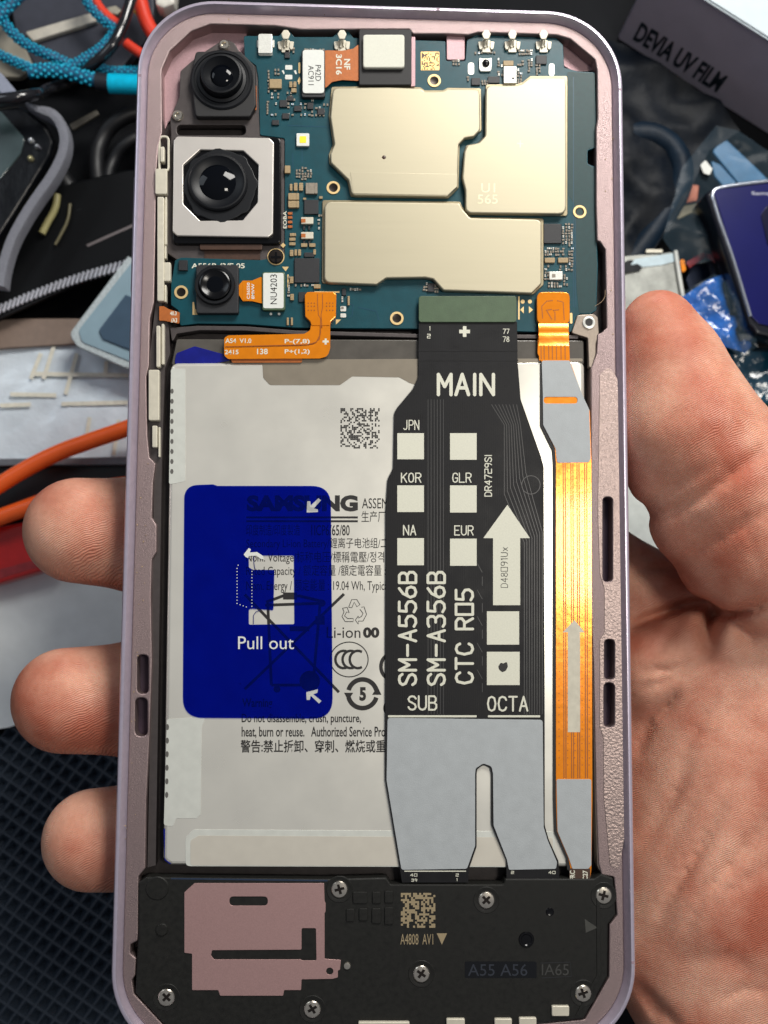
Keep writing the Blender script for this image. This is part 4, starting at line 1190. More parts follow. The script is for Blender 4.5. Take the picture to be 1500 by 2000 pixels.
# skin folds: cut where they show, measured across the surface as it is seen by the camera
cx_, cy_, cz_ = gx - CAML.x, gy - CAML.y, gz - CAML.z
RT = np.array(CAMR).T.astype(np.float32)
vz = -(RT[2, 0] * cx_ + RT[2, 1] * cy_ + RT[2, 2] * cz_)
PX = 750 + 2000 * (RT[0, 0] * cx_ + RT[0, 1] * cy_ + RT[0, 2] * cz_) / vz
PY = 1000 - 2000 * (RT[1, 0] * cx_ + RT[1, 1] * cy_ + RT[1, 2] * cz_) / vz
del cx_, cy_, cz_, vz


def crease(pix, w, depth, zmin=-2.4):
    global body
    pad = 4 * w
    x0, x1 = min(p[0] for p in pix) - pad, max(p[0] for p in pix) + pad
    y0, y1 = min(p[1] for p in pix) - pad, max(p[1] for p in pix) + pad
    ii = np.where((PX > x0) & (PX < x1) & (PY > y0) & (PY < y1) & (gz > zmin) & (np.abs(body) < .8))
    if not len(ii[0]):
        return
    x, y = PX[ii], PY[ii]
    f = np.full(x.shape, 1e9, np.float32)
    n = len(pix) - 1
    tt = np.zeros_like(f)
    for k, (a, b) in enumerate(zip(pix, pix[1:])):
        dx, dy = b[0] - a[0], b[1] - a[1]
        t = np.clip(((x - a[0]) * dx + (y - a[1]) * dy) / (dx * dx + dy * dy), 0, 1)
        d = np.hypot(x - a[0] - t * dx, y - a[1] - t * dy)
        tt = np.where(d < f, (k + t) / n, tt)
        f = np.minimum(f, d)
    body[ii] += depth * np.exp(-(f / w) ** 2) * (.35 + .65 * np.sin(np.clip(tt, 0, 1) * math.pi))


crease([(1290, 850), (1306, 820), (1316, 810), (1345, 803)], 5, .03)
crease([(1235, 1000), (1290, 965), (1350, 935), (1410, 905)], 14, .09)
crease([(1255, 1010), (1310, 1000), (1370, 968), (1430, 925), (1490, 882)], 12, .15)
crease([(1330, 1100), (1380, 1070), (1450, 1030), (1530, 985)], 6, .08)
crease([(1350, 1080), (1430, 1025), (1500, 990)], 5, .05)
crease([(1262, 1300), (1300, 1255), (1322, 1215)], 9, .05, -3)
crease([(1240, 1090), (1262, 1080), (1300, 1110)], 5, .07, -4)
crease([(1440, 985), (1470, 1060), (1480, 1120)], 7, .025)
crease([(1375, 1195), (1420, 1200), (1470, 1190), (1560, 1160)], 10, .22, -3)
crease([(1232, 1222), (1290, 1198), (1340, 1180), (1380, 1176)], 9, .4, -4)
crease([(1232, 1120), (1270, 1108), (1320, 1112)], 7, .10, -4)
crease([(1392, 1190), (1385, 1225), (1384, 1275)], 18, .42, -4)
crease([(1440, 1205), (1455, 1240), (1475, 1262)], 12, .10)
crease([(1255, 1312), (1310, 1308), (1372, 1285)], 8, .13)
crease([(1255, 1345), (1300, 1330), (1360, 1302)], 7, .11)
crease([(1290, 1400), (1310, 1372), (1322, 1350)], 9, .11)
crease([(1245, 1470), (1270, 1410), (1300, 1370)], 11, .12)
crease([(1320, 1500), (1370, 1410), (1405, 1360)], 9, .06)
crease([(1255, 1640), (1310, 1570), (1350, 1490)], 12, .09)
crease([(1288, 1780), (1330, 1715), (1372, 1650), (1410, 1580)], 12, .14)
crease([(1340, 1810), (1375, 1745), (1440, 1680), (1500, 1610)], 11, .11)
crease([(1250, 1930), (1290, 1970), (1330, 2010)], 10, .12)
crease([(1265, 1960), (1290, 2000)], 6, .06)
crease([(1410, 1700), (1460, 1640), (1510, 1585)], 8, .05)
crease([(1300, 1660), (1340, 1590), (1400, 1500)], 8, .05)
crease([(1380, 1800), (1420, 1740), (1500, 1690)], 8, .06)
crease([(1360, 1480), (1420, 1400), (1480, 1340)], 7, .05)
crease([(1420, 1480), (1460, 1430), (1500, 1400)], 7, .035)
crease([(1400, 1330), (1450, 1300), (1510, 1290)], 7, .04)
crease([(1400, 1960), (1450, 1930), (1510, 1940)], 8, .05)
crease([(1330, 1880), (1420, 1870), (1500, 1920)], 18, .035)


def surface_nets(F):
    nx, ny, nz = F.shape
    neg = F < 0
    cnt = np.zeros((nx - 1, ny - 1, nz - 1), np.int8)
    corners = [(i, j, k) for i in (0, 1) for j in (0, 1) for k in (0, 1)]
    for i, j, k in corners:
        cnt += neg[i:nx - 1 + i, j:ny - 1 + j, k:nz - 1 + k]
    act = (cnt > 0) & (cnt < 8)
    idx = np.argwhere(act)
    vid = -np.ones(act.shape, np.int32)
    vid[act] = np.arange(len(idx))
    acc = np.zeros((len(idx), 3))
    num = np.zeros(len(idx))
    for a in corners:
        for ax in range(3):
            if a[ax] == 1:
                continue
            b = list(a)
            b[ax] = 1
            fa = F[idx[:, 0] + a[0], idx[:, 1] + a[1], idx[:, 2] + a[2]].astype(np.float64)
            fb = F[idx[:, 0] + b[0], idx[:, 1] + b[1], idx[:, 2] + b[2]].astype(np.float64)
            cr = (fa < 0) != (fb < 0)
            t = np.where(cr, fa / np.where(cr, fa - fb, 1), 0)
            for d in range(3):
                acc[:, d] += np.where(cr, a[d] + (t if d == ax else 0), 0)
            num += cr
    v = idx + acc / num[:, None]
    faces = []
    for ax in range(3):
        sl0 = [slice(None)] * 3
        sl1 = [slice(None)] * 3
        sl0[ax] = slice(0, -1)
        sl1[ax] = slice(1, None)
        ch = neg[tuple(sl0)] != neg[tuple(sl1)]
        e = np.argwhere(ch)
        o1, o2 = [d for d in range(3) if d != ax]
        e = e[(e[:, o1] > 0) & (e[:, o2] > 0) & (e[:, o1] < F.shape[o1] - 1) & (e[:, o2] < F.shape[o2] - 1)]
        q = []
        for d1, d2 in ((1, 1), (0, 1), (0, 0), (1, 0)):
            c = e.copy()
            c[:, o1] -= d1
            c[:, o2] -= d2
            q.append(vid[c[:, 0], c[:, 1], c[:, 2]])
        q = np.stack(q, 1)
        inside = neg[e[:, 0], e[:, 1], e[:, 2]]
        flip = inside if ax != 1 else ~inside
        q[~flip] = q[~flip][:, ::-1]
        faces.append(q)
    return v, np.concatenate(faces)


# close the volume at the border of the grid
body[0], body[-1], body[:, 0], body[:, -1], body[:, :, 0], body[:, :, -1] = 1, 1, 1, 1, 1, 1
vv, ff = surface_nets(body)
vv = vv * HS + lo
del PX, PY, body, thumb, palm, index, middle, ring, little, phone_d
me = bpy.data.meshes.new('person')
me.from_pydata(vv.tolist(), [], ff.tolist())
bm = bmesh.new()
bm.from_mesh(me)
bmesh.ops.recalc_face_normals(bm, faces=bm.faces)
for _ in range(2):
    bmesh.ops.smooth_vert(bm, verts=bm.verts, factor=0.5, use_axis_x=True, use_axis_y=True, use_axis_z=True)
bm.to_mesh(me)
bm.free()


def skin_material():
    m = bpy.data.materials.new('skin')
    m.use_nodes = True
    N, L = m.node_tree.nodes, m.node_tree.links
    b = N['Principled BSDF']
    t = N.new('ShaderNodeTexCoord')
    n1 = N.new('ShaderNodeTexNoise')
    n1.inputs['Scale'].default_value = 0.7
    n1.inputs['Detail'].default_value = 4
    r1 = N.new('ShaderNodeValToRGB')
    e = r1.color_ramp.elements
    e[0].position, e[1].position = .36, .64
    e[0].color = lin((194, 114, 90))
    e[1].color = lin((233, 178, 152))
    L.new(t.outputs['Object'], n1.inputs['Vector'])
    L.new(n1.outputs['Fac'], r1.inputs[0])
    n2 = N.new('ShaderNodeTexNoise')
    n2.inputs['Scale'].default_value = 14
    n2.inputs['Detail'].default_value = 6
    L.new(t.outputs['Object'], n2.inputs['Vector'])
    mx = N.new('ShaderNodeMix')
    mx.data_type = 'RGBA'
    mx.blend_type = 'MULTIPLY'
    mx.inputs['Factor'].default_value = .35
    r2 = N.new('ShaderNodeValToRGB')
    r2.color_ramp.elements[0].position = .3
    r2.color_ramp.elements[0].color = (.80, .66, .60, 1)
    r2.color_ramp.elements[1].position = .62
    r2.color_ramp.elements[1].color = (1, 1, 1, 1)
    L.new(n2.outputs['Fac'], r2.inputs[0])
    L.new(r1.outputs[0], mx.inputs['A'])
    L.new(r2.outputs[0], mx.inputs['B'])
    L.new(mx.outputs['Result'], b.inputs['Base Color'])
    b.inputs['Roughness'].default_value = .46
    b.inputs['Specular IOR Level'].default_value = .32
    b.inputs['Subsurface Weight'].default_value = .25
    b.inputs['Subsurface Radius'].default_value = (1.0, .35, .2)
    b.inputs['Subsurface Scale'].default_value = .12
    # friction ridges: wavy fine lines, and the pores and fine folds between them
    mp = N.new('ShaderNodeMapping')
    mp.inputs['Rotation'].default_value = (0.2, 0.1, math.radians(62))
    L.new(t.outputs['Object'], mp.inputs[0])
    w = N.new('ShaderNodeTexWave')
    w.inputs['Scale'].default_value = 10.5
    w.inputs['Distortion'].default_value = 11
    w.inputs['Detail'].default_value = 2
    w.inputs['Detail Scale'].default_value = .35
    L.new(mp.outputs[0], w.inputs['Vector'])
    vo = N.new('ShaderNodeTexVoronoi')
    vo.feature = 'DISTANCE_TO_EDGE'
    vo.inputs['Scale'].default_value = 9
    L.new(t.outputs['Object'], vo.inputs['Vector'])
    b1 = N.new('ShaderNodeBump')
    b1.inputs['Strength'].default_value = .36
    b1.inputs['Distance'].default_value = .03
    L.new(w.outputs['Fac'], b1.inputs['Height'])
    b2 = N.new('ShaderNodeBump')
    b2.inputs['Strength'].default_value = .16
    b2.inputs['Distance'].default_value = .03
    L.new(n2.outputs['Fac'], b2.inputs['Height'])
    L.new(b1.outputs[0], b2.inputs['Normal'])
    L.new(b2.outputs[0], b.inputs['Normal'])
    return m


hand = link('person', me, skin_material())
for p_ in hand.data.polygons:
    p_.use_smooth = True
tag(hand, 'bare right hand holding the opened phone, thumb on its right edge', 'hand')


# ================================================================== THE WORKBENCH BEHIND
ZD = -9.0


def struct(name, me, m):
    o = link(name, me, m)
    o['kind'] = 'structure'
    return o


struct('desk', flat_mesh([[(-60, -60), (60, -60), (60, 60), (-60, 60)]], ZD, .5, world=True), mat('dark_bench', (13, 15, 19), .8, 0, .15, .6, .1, 8, spec=.2))


def slab(name, pts, z, th, m, label, cat, r=0, bevel=.02, group=None, parent=None):
    o = plate(name, fillet(pts, r) if r else list(pts), z, th, m, parent, bevel=bevel)
    return tag(o, label, cat, group) if label else o


def wrinkled(name, outline, z, m, amp, scale, res=.12, seed=0, th=.0):
    """Crumpled sheet: fine triangulation of an outline, pushed up and down by layered noise."""
    from mathutils import noise, geometry
    pts = [P(q[0], q[1], z) for q in outline]
    xs, ys = [q.x for q in pts], [q.y for q in pts]
    ring = []
    for a, b in zip(pts, pts[1:] + pts[:1]):
        n = max(1, int((b - a).length / res))
        ring += [a.lerp(b, k / n) for k in range(n)]
    poly = [Vector((q.x, q.y)) for q in ring]
    V = list(poly)

    def inside(x, y):
        c = False
        j = len(poly) - 1
        for i in range(len(poly)):
            a, b = poly[i], poly[j]
            if (a.y > y) != (b.y > y) and x < (b.x - a.x) * (y - a.y) / (b.y - a.y) + a.x:
                c = not c
            j = i
        return c
    y = min(ys)
    while y < max(ys):
        x = min(xs)
        while x < max(xs):
            xx, yy = x + random.uniform(-.3, .3) * res, y + random.uniform(-.3, .3) * res
            if inside(xx, yy):
                V.append(Vector((xx, yy)))
            x += res
        y += res
    E_ = [(i, (i + 1) % len(poly)) for i in range(len(poly))]
    out = geometry.delaunay_2d_cdt(V, E_, [], 1, 1e-6)
    bm = bmesh.new()
    vs = []
    for q in out[0]:
        h = 0
        for o_, (f, a) in enumerate(((1, 1), (2.3, .5), (5, .22))):
            nv = noise.noise(Vector((q.x * scale * f + seed, q.y * scale * f, seed * 1.7)))
            h += a * (1 - abs(nv) * 2.2)
        vs.append(bm.verts.new((q.x, q.y, z + amp * h)))
    for f in out[2]:
        try:
            bm.faces.new([vs[i] for i in f])
        except Exception:
            pass
    bmesh.ops.recalc_face_normals(bm, faces=bm.faces)
    me = bpy.data.meshes.new(name)
    bm.to_mesh(me)
    bm.free()
    o = link(name, me, m)
    for p_ in o.data.polygons:
        p_.use_smooth = True
    return o


# ---- rubber mat with a grid of square pits, lower left
def mat_mesh():
    z = ZD + .32
    o0 = P(30, 1900, z)
    a1 = P(48.9, 1913.1, z) - o0
    a2 = P(47.9, 1875.2, z) - o0
    poly = [P(-260, 1500, z), P(20, 1418, z), P(120, 1372, z), P(420, 1330, z), P(900, 1330, z), P(900, 2200, z), P(-260, 2200, z)]

    def inside(q):
        c = False
        j = len(poly) - 1
        for i in range(len(poly)):
            a, b = poly[i], poly[j]
            if (a.y > q.y) != (b.y > q.y) and q.x < (b.x - a.x) * (q.y - a.y) / (b.y - a.y) + a.x:
                c = not c
            j = i
        return c
    bm = bmesh.new()
    cache = {}

    def V(u, v, d):
        k = (round(u, 3), round(v, 3), d)
        if k not in cache:
            q = o0 + a1 * u + a2 * v
            cache[k] = bm.verts.new((q.x, q.y, z - d))
        return cache[k]
    w = .075
    for i in range(-70, 70):
        for j in range(-60, 60):
            if not inside(o0 + a1 * (i + .5) + a2 * (j + .5)):
                continue
            c = [V(i, j, 0), V(i + 1, j, 0), V(i + 1, j + 1, 0), V(i, j + 1, 0)]
            r = [V(i + w, j + w, .0), V(i + 1 - w, j + w, .0), V(i + 1 - w, j + 1 - w, .0), V(i + w, j + 1 - w, .0)]
            m_ = V(i + .5 + random.uniform(-.03, .03), j + .5 + random.uniform(-.03, .03), .2)
            for k in range(4):
                l = (k + 1) % 4
                bm.faces.new((c[k], c[l], r[l], r[k]))
                bm.faces.new((r[k], r[l], m_))
    bmesh.ops.recalc_face_normals(bm, faces=bm.faces)
    up = sum(f.normal.z for f in bm.faces)
    if up < 0:
        bmesh.ops.reverse_faces(bm, faces=bm.faces)
    # skirt down to the bench
    be = [e for e in bm.edges if e.is_boundary]
    ex = bmesh.ops.extrude_edge_only(bm, edges=be)
    for g in ex['geom']:
        if isinstance(g, bmesh.types.BMVert):
            g.co.z = ZD + .01
    me = bpy.data.meshes.new('mat')
    bm.to_mesh(me)
    bm.free()
    return me


tag(link('rubber_mat', mat_mesh(), mat('mat_rubber', (44, 54, 66), .42, 0, .15, 20, .3, 60, spec=.5)), 'black rubber mat with a waffle grid of pits under the lowest fingertip', 'mat')

# ---- white paper, left middle
mp_ = mat('white_sheet', (234, 238, 238), .5, 0, .03, 2, .15, 3, dist=.1)
tag(wrinkled('paper_sheet', [(-160, 1150), (40, 1110), (250, 1075), (620, 1080), (620, 1300), (120, 1378), (20, 1420), (-160, 1450)], ZD + .5, mp_, .05, .35, .2, 3), 'creased pale blue-white paper sheet under the upper two left fingertips', 'paper')
# pale sheet seen between thumb and phone
tag(wrinkled('paper_sheet', [(1120, 900), (1400, 900), (1400, 1230), (1120, 1230)], ZD + .5, mat('pale_sheet', (206, 212, 208), .6, 0, .06, 5, .3, 12), .03, .6, .2, 9), 'small pale grey sheet seen through the gap between thumb and phone', 'paper')

# ---- silvery foil bag with a pale grid, left
foil = mat('foil_bag', (220, 230, 238), .3, .1, .06, 1.2, .35, 2.6, dist=.1)
fb = tag(wrinkled('foil_sheet', [(-160, 690), (50, 655), (150, 650), (420, 660), (420, 896), (100, 903), (-160, 905)], ZD + .7, foil, .06, .5, .14, 1), 'shiny silver foil sheet with cream grid lines at left, under the orange cable', 'foil')
grid = []
for pl in ([(150, 690), (128, 770)], [(208, 705), (205, 735)], [(20, 770), (110, 772)], [(60, 730), (250, 733)], [(175, 815), (168, 860)], [(232, 820), (222, 890)], [(80, 690), (60, 740)], [(0, 792), (60, 790)], [(120, 789), (250, 786)], [(110, 660), (85, 740)]):
    grid.append(pl)
lines('cream_grid_line', grid, ZD + .83, 8, mat('cream_ink', (222, 218, 202), .5), fb)
slab('tray', [(-160, 632), (50, 622), (150, 622), (300, 640), (300, 662), (-160, 690)], ZD + .9, .5, mat('taupe_edge', (134, 116, 104), .5, 0, .05, 6), 'brown grey tray edge with a white lip above the silver foil sheet', 'tray', 4)
slab('foil_tray', [(-160, 898), (100, 894), (420, 890), (420, 906), (100, 908), (-160, 912)], ZD + .9, .4, mat('grey_rim', (120, 122, 128), .3, .4), 'thin grey metal strip along the bottom edge of the silver foil sheet', 'strip', 2)

# ---- pale blue glass panel, left of the phone
pn = thing('glass_panel', 'pale blue glass panel with dark rounded patch and worn white border', 'panel', P(240, 640, ZD + 1.3))
plate('panel_border', fillet([(135, 652), (250, 500), (420, 600), (420, 770), (240, 716), (150, 676)], [16, 0, 0, 0, 0, 16], 7), ZD + 1.5, .1, mat('glue_border', (186, 196, 198), .6, 0, .12, 18, .5, 30), pn, bevel=.02)
plate('panel_face', fillet([(153, 645), (262, 506), (420, 610), (420, 752), (255, 706), (160, 668)], [14, 0, 0, 0, 0, 14], 7), ZD + 1.53, .04, mat('blue_glass', (150, 176, 188), .2, .1, .03, 2, coat=.6), pn, bevel=.008)
plate('dark_patch', fillet([(192, 645), (245, 575), (420, 650), (420, 736), (250, 682), (200, 662)], [10, 0, 0, 0, 0, 10], 6), ZD + 1.58, .08, mat('slate_patch', (66, 88, 108), .35, .1, .04, 3), pn, bevel=.02)

# ---- black case with ribbed grey edge, left
cs = thing('phone_case', 'open black case with a ribbed silver edge, left of the phone', 'case', P(100, 520, ZD + 1))
plate('case_shell', fillet([(-160, 560), (30, 380), (250, 330), (420, 330), (420, 450), (240, 512), (130, 545), (0, 606), (-160, 660)], 12), ZD + 1.2, .7, mat('case_black', (8, 9, 11), .35, 0, .05, 4, spec=.25), cs, bevel=.06)
ribm = mat('ribbed_trim', (214, 216, 226), .4, .1)
ms = []
for i in range(29):
    t = i / 28
    x = 250 * t - 6
    y = 604 - 88 * t + 22 * math.sin(t * PI) * -.3
    ms.append((fillet([(x, y + 9), (x + 6, y - 11), (x + 10.4, y - 12), (x + 4.4, y + 8)], 1), ZD + 1.36, .14, .02))
plates('ribbed_edge', ms, ribm, cs)
plate('edge_band', fillet([(-60, 640), (0, 600), (120, 552), (245, 508), (250, 518), (125, 566), (0, 622), (-60, 660)], 4), ZD + 1.28, .1, mat('edge_black', (12, 13, 16), .6, spec=.2), cs)
for (pl, r, c) in (([(112, 380), (108, 405), (90, 440), (82, 456)], .085, (178, 170, 118)), ([(137, 398), (132, 430), (118, 460), (108, 478)], .035, (110, 104, 78))):
    q = [P(x, y, ZD + 1.3) for x, y in pl]
    tube('cream_clip', q, r, mat('cream_plastic', c, .35), cs)
lines('painted_glint', [[(170, 480), (210, 462), (260, 440)]], ZD + 1.215, 5, mat('glint_grey', (120, 112, 112), .3), cs)  # pale line painted on the shell as a glint

# ---- grey trimmed curved case (tall woven band round a black glossy shell)
gt = thing('trimmed_case', 'glossy black case with a woven grey trim bending around its edge, far left', 'case', P(40, 330, ZD + 1))
path = [(52, 204), (74, 214), (100, 222), (118, 242), (126, 272), (120, 306), (100, 345), (72, 385), (46, 425), (22, 470), (6, 520), (0, 560)]
bm = bmesh.new()
prev = None
fine = []
for i in range(len(path) - 1):
    for k in range(6):
        t = k / 6
        p0, p1, p2, p3 = [Vector(path[max(0, min(len(path) - 1, i + d))]) for d in (-1, 0, 1, 2)]
        fine.append(.5 * ((2 * p1) + (-p0 + p2) * t + (2 * p0 - 5 * p1 + 4 * p2 - p3) * t * t + (-p0 + 3 * p1 - 3 * p2 + p3) * t ** 3))
fine.append(Vector(path[-1]))
rows = []
for i, q in enumerate(fine):
    d = (fine[min(i + 1, len(fine) - 1)] - fine[max(i - 1, 0)]).normalized()
    n = Vector((d.y, -d.x))
    wd = 10.5 * min(1, .25 + i / 14)
    prof = [(-wd, -.3), (-wd, -.02), (-wd * .8, .05), (0, .08), (wd * .8, .05), (wd, -.05), (wd, -.3)]
    rows.append([bm.verts.new(P(q.x - n.x * s, q.y - n.y * s, ZD + 2.4) + Vector((0, 0, dz))) for s, dz in prof])
for a, b in zip(rows, rows[1:]):
    for k in range(len(a) - 1):
        bm.faces.new((a[k], a[k + 1], b[k + 1], b[k]))
bm.faces.new(rows[0])
bm.faces.new(rows[-1][::-1])
bmesh.ops.recalc_face_normals(bm, faces=bm.faces)
me = bpy.data.meshes.new('trim')
bm.to_mesh(me)
bm.free()
wov = mat('woven_trim', (138, 140, 150), .6, 0, .08, 30, .8, 55, dist=.05)
wavebump(wov, 9, .5, 'DIAGONAL', 0, .03)
smooth(link('woven_trim', me, wov, gt), 50)
plate('glossy_shell', fillet([(-160, 230), (40, 205), (88, 240), (106, 275), (98, 305), (70, 350), (20, 430), (-160, 700)], 16), ZD + 2.2, .9, mat('shell_black', (8, 10, 14), .25, 0, .1, 3, .1, 2, spec=.3, dist=.2), gt, bevel=.08)
plate('shell_window', fillet([(-160, 230), (0, 215), (48, 270), (40, 300), (0, 350), (-160, 420)], 12), ZD + 2.24, .06, mat('shell_green', (58, 72, 74), .15, 0, .1, 2, coat=.5), gt, bevel=.02)
for (x, y, r, c) in ((59, 309, 6, (214, 206, 160)), (60, 274, 6, (210, 214, 220)), (72, 286, 6, (150, 154, 160)), (76, 60 + 228, 4, (140, 140, 150))):
    turned('metal_stud', x, y, ZD + 2.25, [(r, ZD + 2.2), (r * .9, ZD + 2.27), (r * .4, ZD + 2.31), (0, ZD + 2.32)], mat('stud_metal', c, .25, .7), gt, 14)

# ---- coiled black cables in the dark between case and phone
bk = mat('cable_black', (12, 13, 17), .5, 0, .05, 10)
for i, (pts, r, lab) in enumerate((
    ([(300, 214), (235, 232), (200, 270), (188, 330), (205, 400), (240, 445), (300, 470)], .20, 'thick black rubber cable looping beside the upper left of the phone'),
    ([(300, 262), (252, 276), (222, 312), (212, 360), (236, 410), (300, 445)], .15, 'inner black rubber cable loop beside the left edge of the phone'),
    ([(108, 330), (130, 360), (152, 392), (160, 420)], .22, 'short black cable end with metal tip beside the woven grey trim'))):
    tag(tube('black_cable', [P(x, y, ZD + .9 + .1 * (k % 2)) for k, (x, y) in enumerate(pts)], r, bk), lab, 'cable', 'black cables on the bench')
slab('metal_strip', [(134, 243), (188, 214), (194, 222), (142, 254)], ZD + .8, .1, mat('dull_brass', (96, 92, 84), .4, .4), 'small dull beige metal strip in the dark gap left of the phone', 'strip', 3)

# ---- upper left: beige panel, dark tray with a silver bar
slab('beige_panel', [(-160, 20), (10, 42), (42, 78), (66, 130), (40, 150), (-160, 150)], ZD + .8, .2, mat('beige_plastic', (150, 144, 130), .5, 0, .03, 4), 'rounded grey-beige panel at the far left under the blue braided cable', 'panel', 10)
tr = thing('dark_tray', 'flat dark grey tray with a pale silver bar across it, in the blue cable loop', 'tray', P(120, 60, ZD + .4))
plate('tray_plate', fillet([(10, -60), (300, -60), (300, 60), (230, 140), (75, 140), (30, 60)], 8), ZD + .7, .3, mat('tray_grey', (56, 58, 68), .4, 0, .06, 4), tr, bevel=.03)
plate('silver_bar', fillet([(48, 62), (178, 24), (192, 40), (64, 80)], 4), ZD + .86, .15, mat('silver_bar', (212, 206, 192), .35, .3), tr, bevel=.03)

# ---- blue braided cable
def braided(pts, zs, r, name, m, parent=None):
    """A tube wrapped in two rows of raised braid knots."""
    q = [P(x, y, z) for (x, y), z in zip(pts, zs)]
    o = tube(name, q, r, m, parent)
    bm = bmesh.new()
    fine = []
    for i in range(len(q) - 1):
        p0, p1, p2, p3 = [q[max(0, min(len(q) - 1, i + d))] for d in (-1, 0, 1, 2)]
        n = max(2, int((p2 - p1).length / .03))
        for k in range(n):
            t = k / n
            fine.append(.5 * ((2 * p1) + (p2 - p0) * t + (2 * p0 - 5 * p1 + 4 * p2 - p3) * t * t + (3 * p1 - p0 - 3 * p2 + p3) * t ** 3))
    acc, last, row = 0, fine[0], 0
    for a, b in zip(fine, fine[1:]):
        acc += (b - a).length
        if acc < r * .62:
            continue
        acc = 0
        row += 1
        d = (b - a).normalized()
        sd = Vector((-d.y, d.x, 0)).normalized()
        for ang in ((35, 90, 145) if row % 2 else (10, 62, 118, 170)):
            w_ = math.radians(ang)
            c = a + sd * math.cos(w_) * r * .96 + Vector((0, 0, 1)) * math.sin(w_) * r * .96
            rr = bmesh.ops.create_icosphere(bm, subdivisions=1, radius=r * .30)
            bmesh.ops.scale(bm, vec=(1, 1, .8), verts=rr['verts'])
            bmesh.ops.translate(bm, vec=c, verts=rr['verts'])
    me = bpy.data.meshes.new('weave')
    bm.to_mesh(me)
    bm.free()
    smooth(link('braid_weave', me, M['weave'], o), 80)
    return o


M['weave'] = mat('blue_weave', (10, 170, 204), .42, 0, .1, 10)
brd = mat('blue_braid', (0, 84, 120), .5, 0, .1, 14, .6, 22, dist=.05)
cb = thing('braided_cable', 'bright blue braided cable looping at the upper left, with a shiny blue plug', 'cable', P(130, 90, ZD + 1.2))
braided([(-30, 60), (10, 20), (50, -20)], [ZD + 1.5, ZD + 1.5, ZD + 1.5], .14, 'cable_strand', brd, cb)
braided([(-10, 0), (4, 36), (30, 70), (60, 92), (100, 110), (136, 126), (165, 140)], [ZD + 1.4] * 5 + [ZD + 1.2] * 2, .115, 'cable_strand', brd, cb)
braided([(160, -20), (176, 12), (200, 38), (224, 56), (222, 66), (200, 92), (164, 116), (130, 134), (96, 140)], [ZD + 1.5] * 9, .11, 'cable_strand', brd, cb)
braided([(-40, 92), (0, 108), (36, 124), (70, 138)], [ZD + 1.3] * 4, .11, 'cable_strand', brd, cb)
braided([(56, 142), (90, 138), (125, 141), (160, 150), (190, 158)], [ZD + 1.8] * 5, .15, 'cable_sleeve', brd, cb)
braided([(190, 130), (220, 140), (300, 138)], [ZD + 1.2] * 3, .11, 'cable_strand', brd, cb)
tube('plug_ring', [P(188, 159, ZD + 1.8), P(214, 162, ZD + 1.8)], .205, mat('ring_black', (30, 34, 42), .4), cb, smoothpath=False)
smooth(link('plug_body', tube_mesh([P(213, 163, ZD + 1.8), P(420, 170, ZD + 1.8)], .225, 5, smoothpath=False), mat('blue_aluminium', (0, 196, 236), .25, .25), cb), 60)

# ---- black glossy lead crossing the blue cable
tag(tube('black_cable', [P(x, y, z) for x, y, z in ((262, -20, ZD + 1.9), (250, 20, ZD + 1.9), (238, 54, ZD + 1.9), (216, 94, ZD + 1.9), (184, 124, ZD + 1.7), (148, 152, ZD + 1.4), (100, 172, ZD + 1.6), (50, 188, ZD + 2.9), (-40, 198, ZD + 2.9))], .13, mat('lead_black', (26, 26, 30), .18, 0, 0, coat=.5)), 'thin glossy black lead crossing under the blue braided cable', 'cable', 'black cables on the bench')
slab('grey_strap', [(-30, 120), (4, 144), (42, 190), (22, 194), (-30, 160)], ZD + 2.5, .12, mat('strap_grey', (140, 146, 164), .6, 0, .06, 30, .6, 50), 'pale grey woven strap end left of the blue plug', 'strap', 4)

# ---- red and orange cables
orr = mat('orange_rubber', (252, 100, 30), .38, 0, .03, 3)
redc = mat('red_rubber', (222, 62, 40), .4, 0, .03, 3)
for pts, r, m_, lab in (
    ([(176, -30), (190, 6), (210, 30), (240, 52)], .10, redc, 'thin red-orange cable beside the blue braid at the top left'),
    ([(268, -30), (276, 10), (290, 50), (320, 90)], .17, redc, 'thick red-orange cable entering behind the top left corner of the phone'),
    ([(246, 84), (262, 96), (300, 118)], .12, redc, 'short red-orange cable end left of the phone top corner'),
    ([(420, 770), (250, 836), (180, 860), (110, 886), (40, 922), (-80, 1000)], .19, orr, 'orange rubber cable lying diagonally over the silver foil sheet'),
    ([(300, 940), (120, 968), (50, 992), (-80, 1040)], .19, orr, 'orange rubber cable tucked above the red tool handle')):
    zz = ZD + 1.5
    tag(tube('orange_cable', [P(x, y, zz) for x, y in pts], r, m_), lab, 'cable', 'orange cables on the bench')
slab('white_plug', [(300, -40), (345, -40), (340, 6), (318, 14), (304, 8)], ZD + 1.7, .5, mat('white_plastic', (216, 212, 202), .4), 'white plastic plug beside the thick red cable at the top left', 'plug', 6, .06)
slab('wire_bits', [(206, 14), (226, 10), (238, 20), (228, 28), (214, 26)], ZD + 1.3, .2, mat('pale_metal', (190, 186, 168), .3, .5), 'small pale metal connector between the red cables at the top', 'connector', 3, .03)
tag(tube('yellow_wire', [P(264, 26, ZD + 1.4), P(274, 18, ZD + 1.4)], .06, mat('yellow_ins', (226, 196, 20), .4), None, smoothpath=False), 'bit of bright yellow wire beside the thick red cable', 'wire')
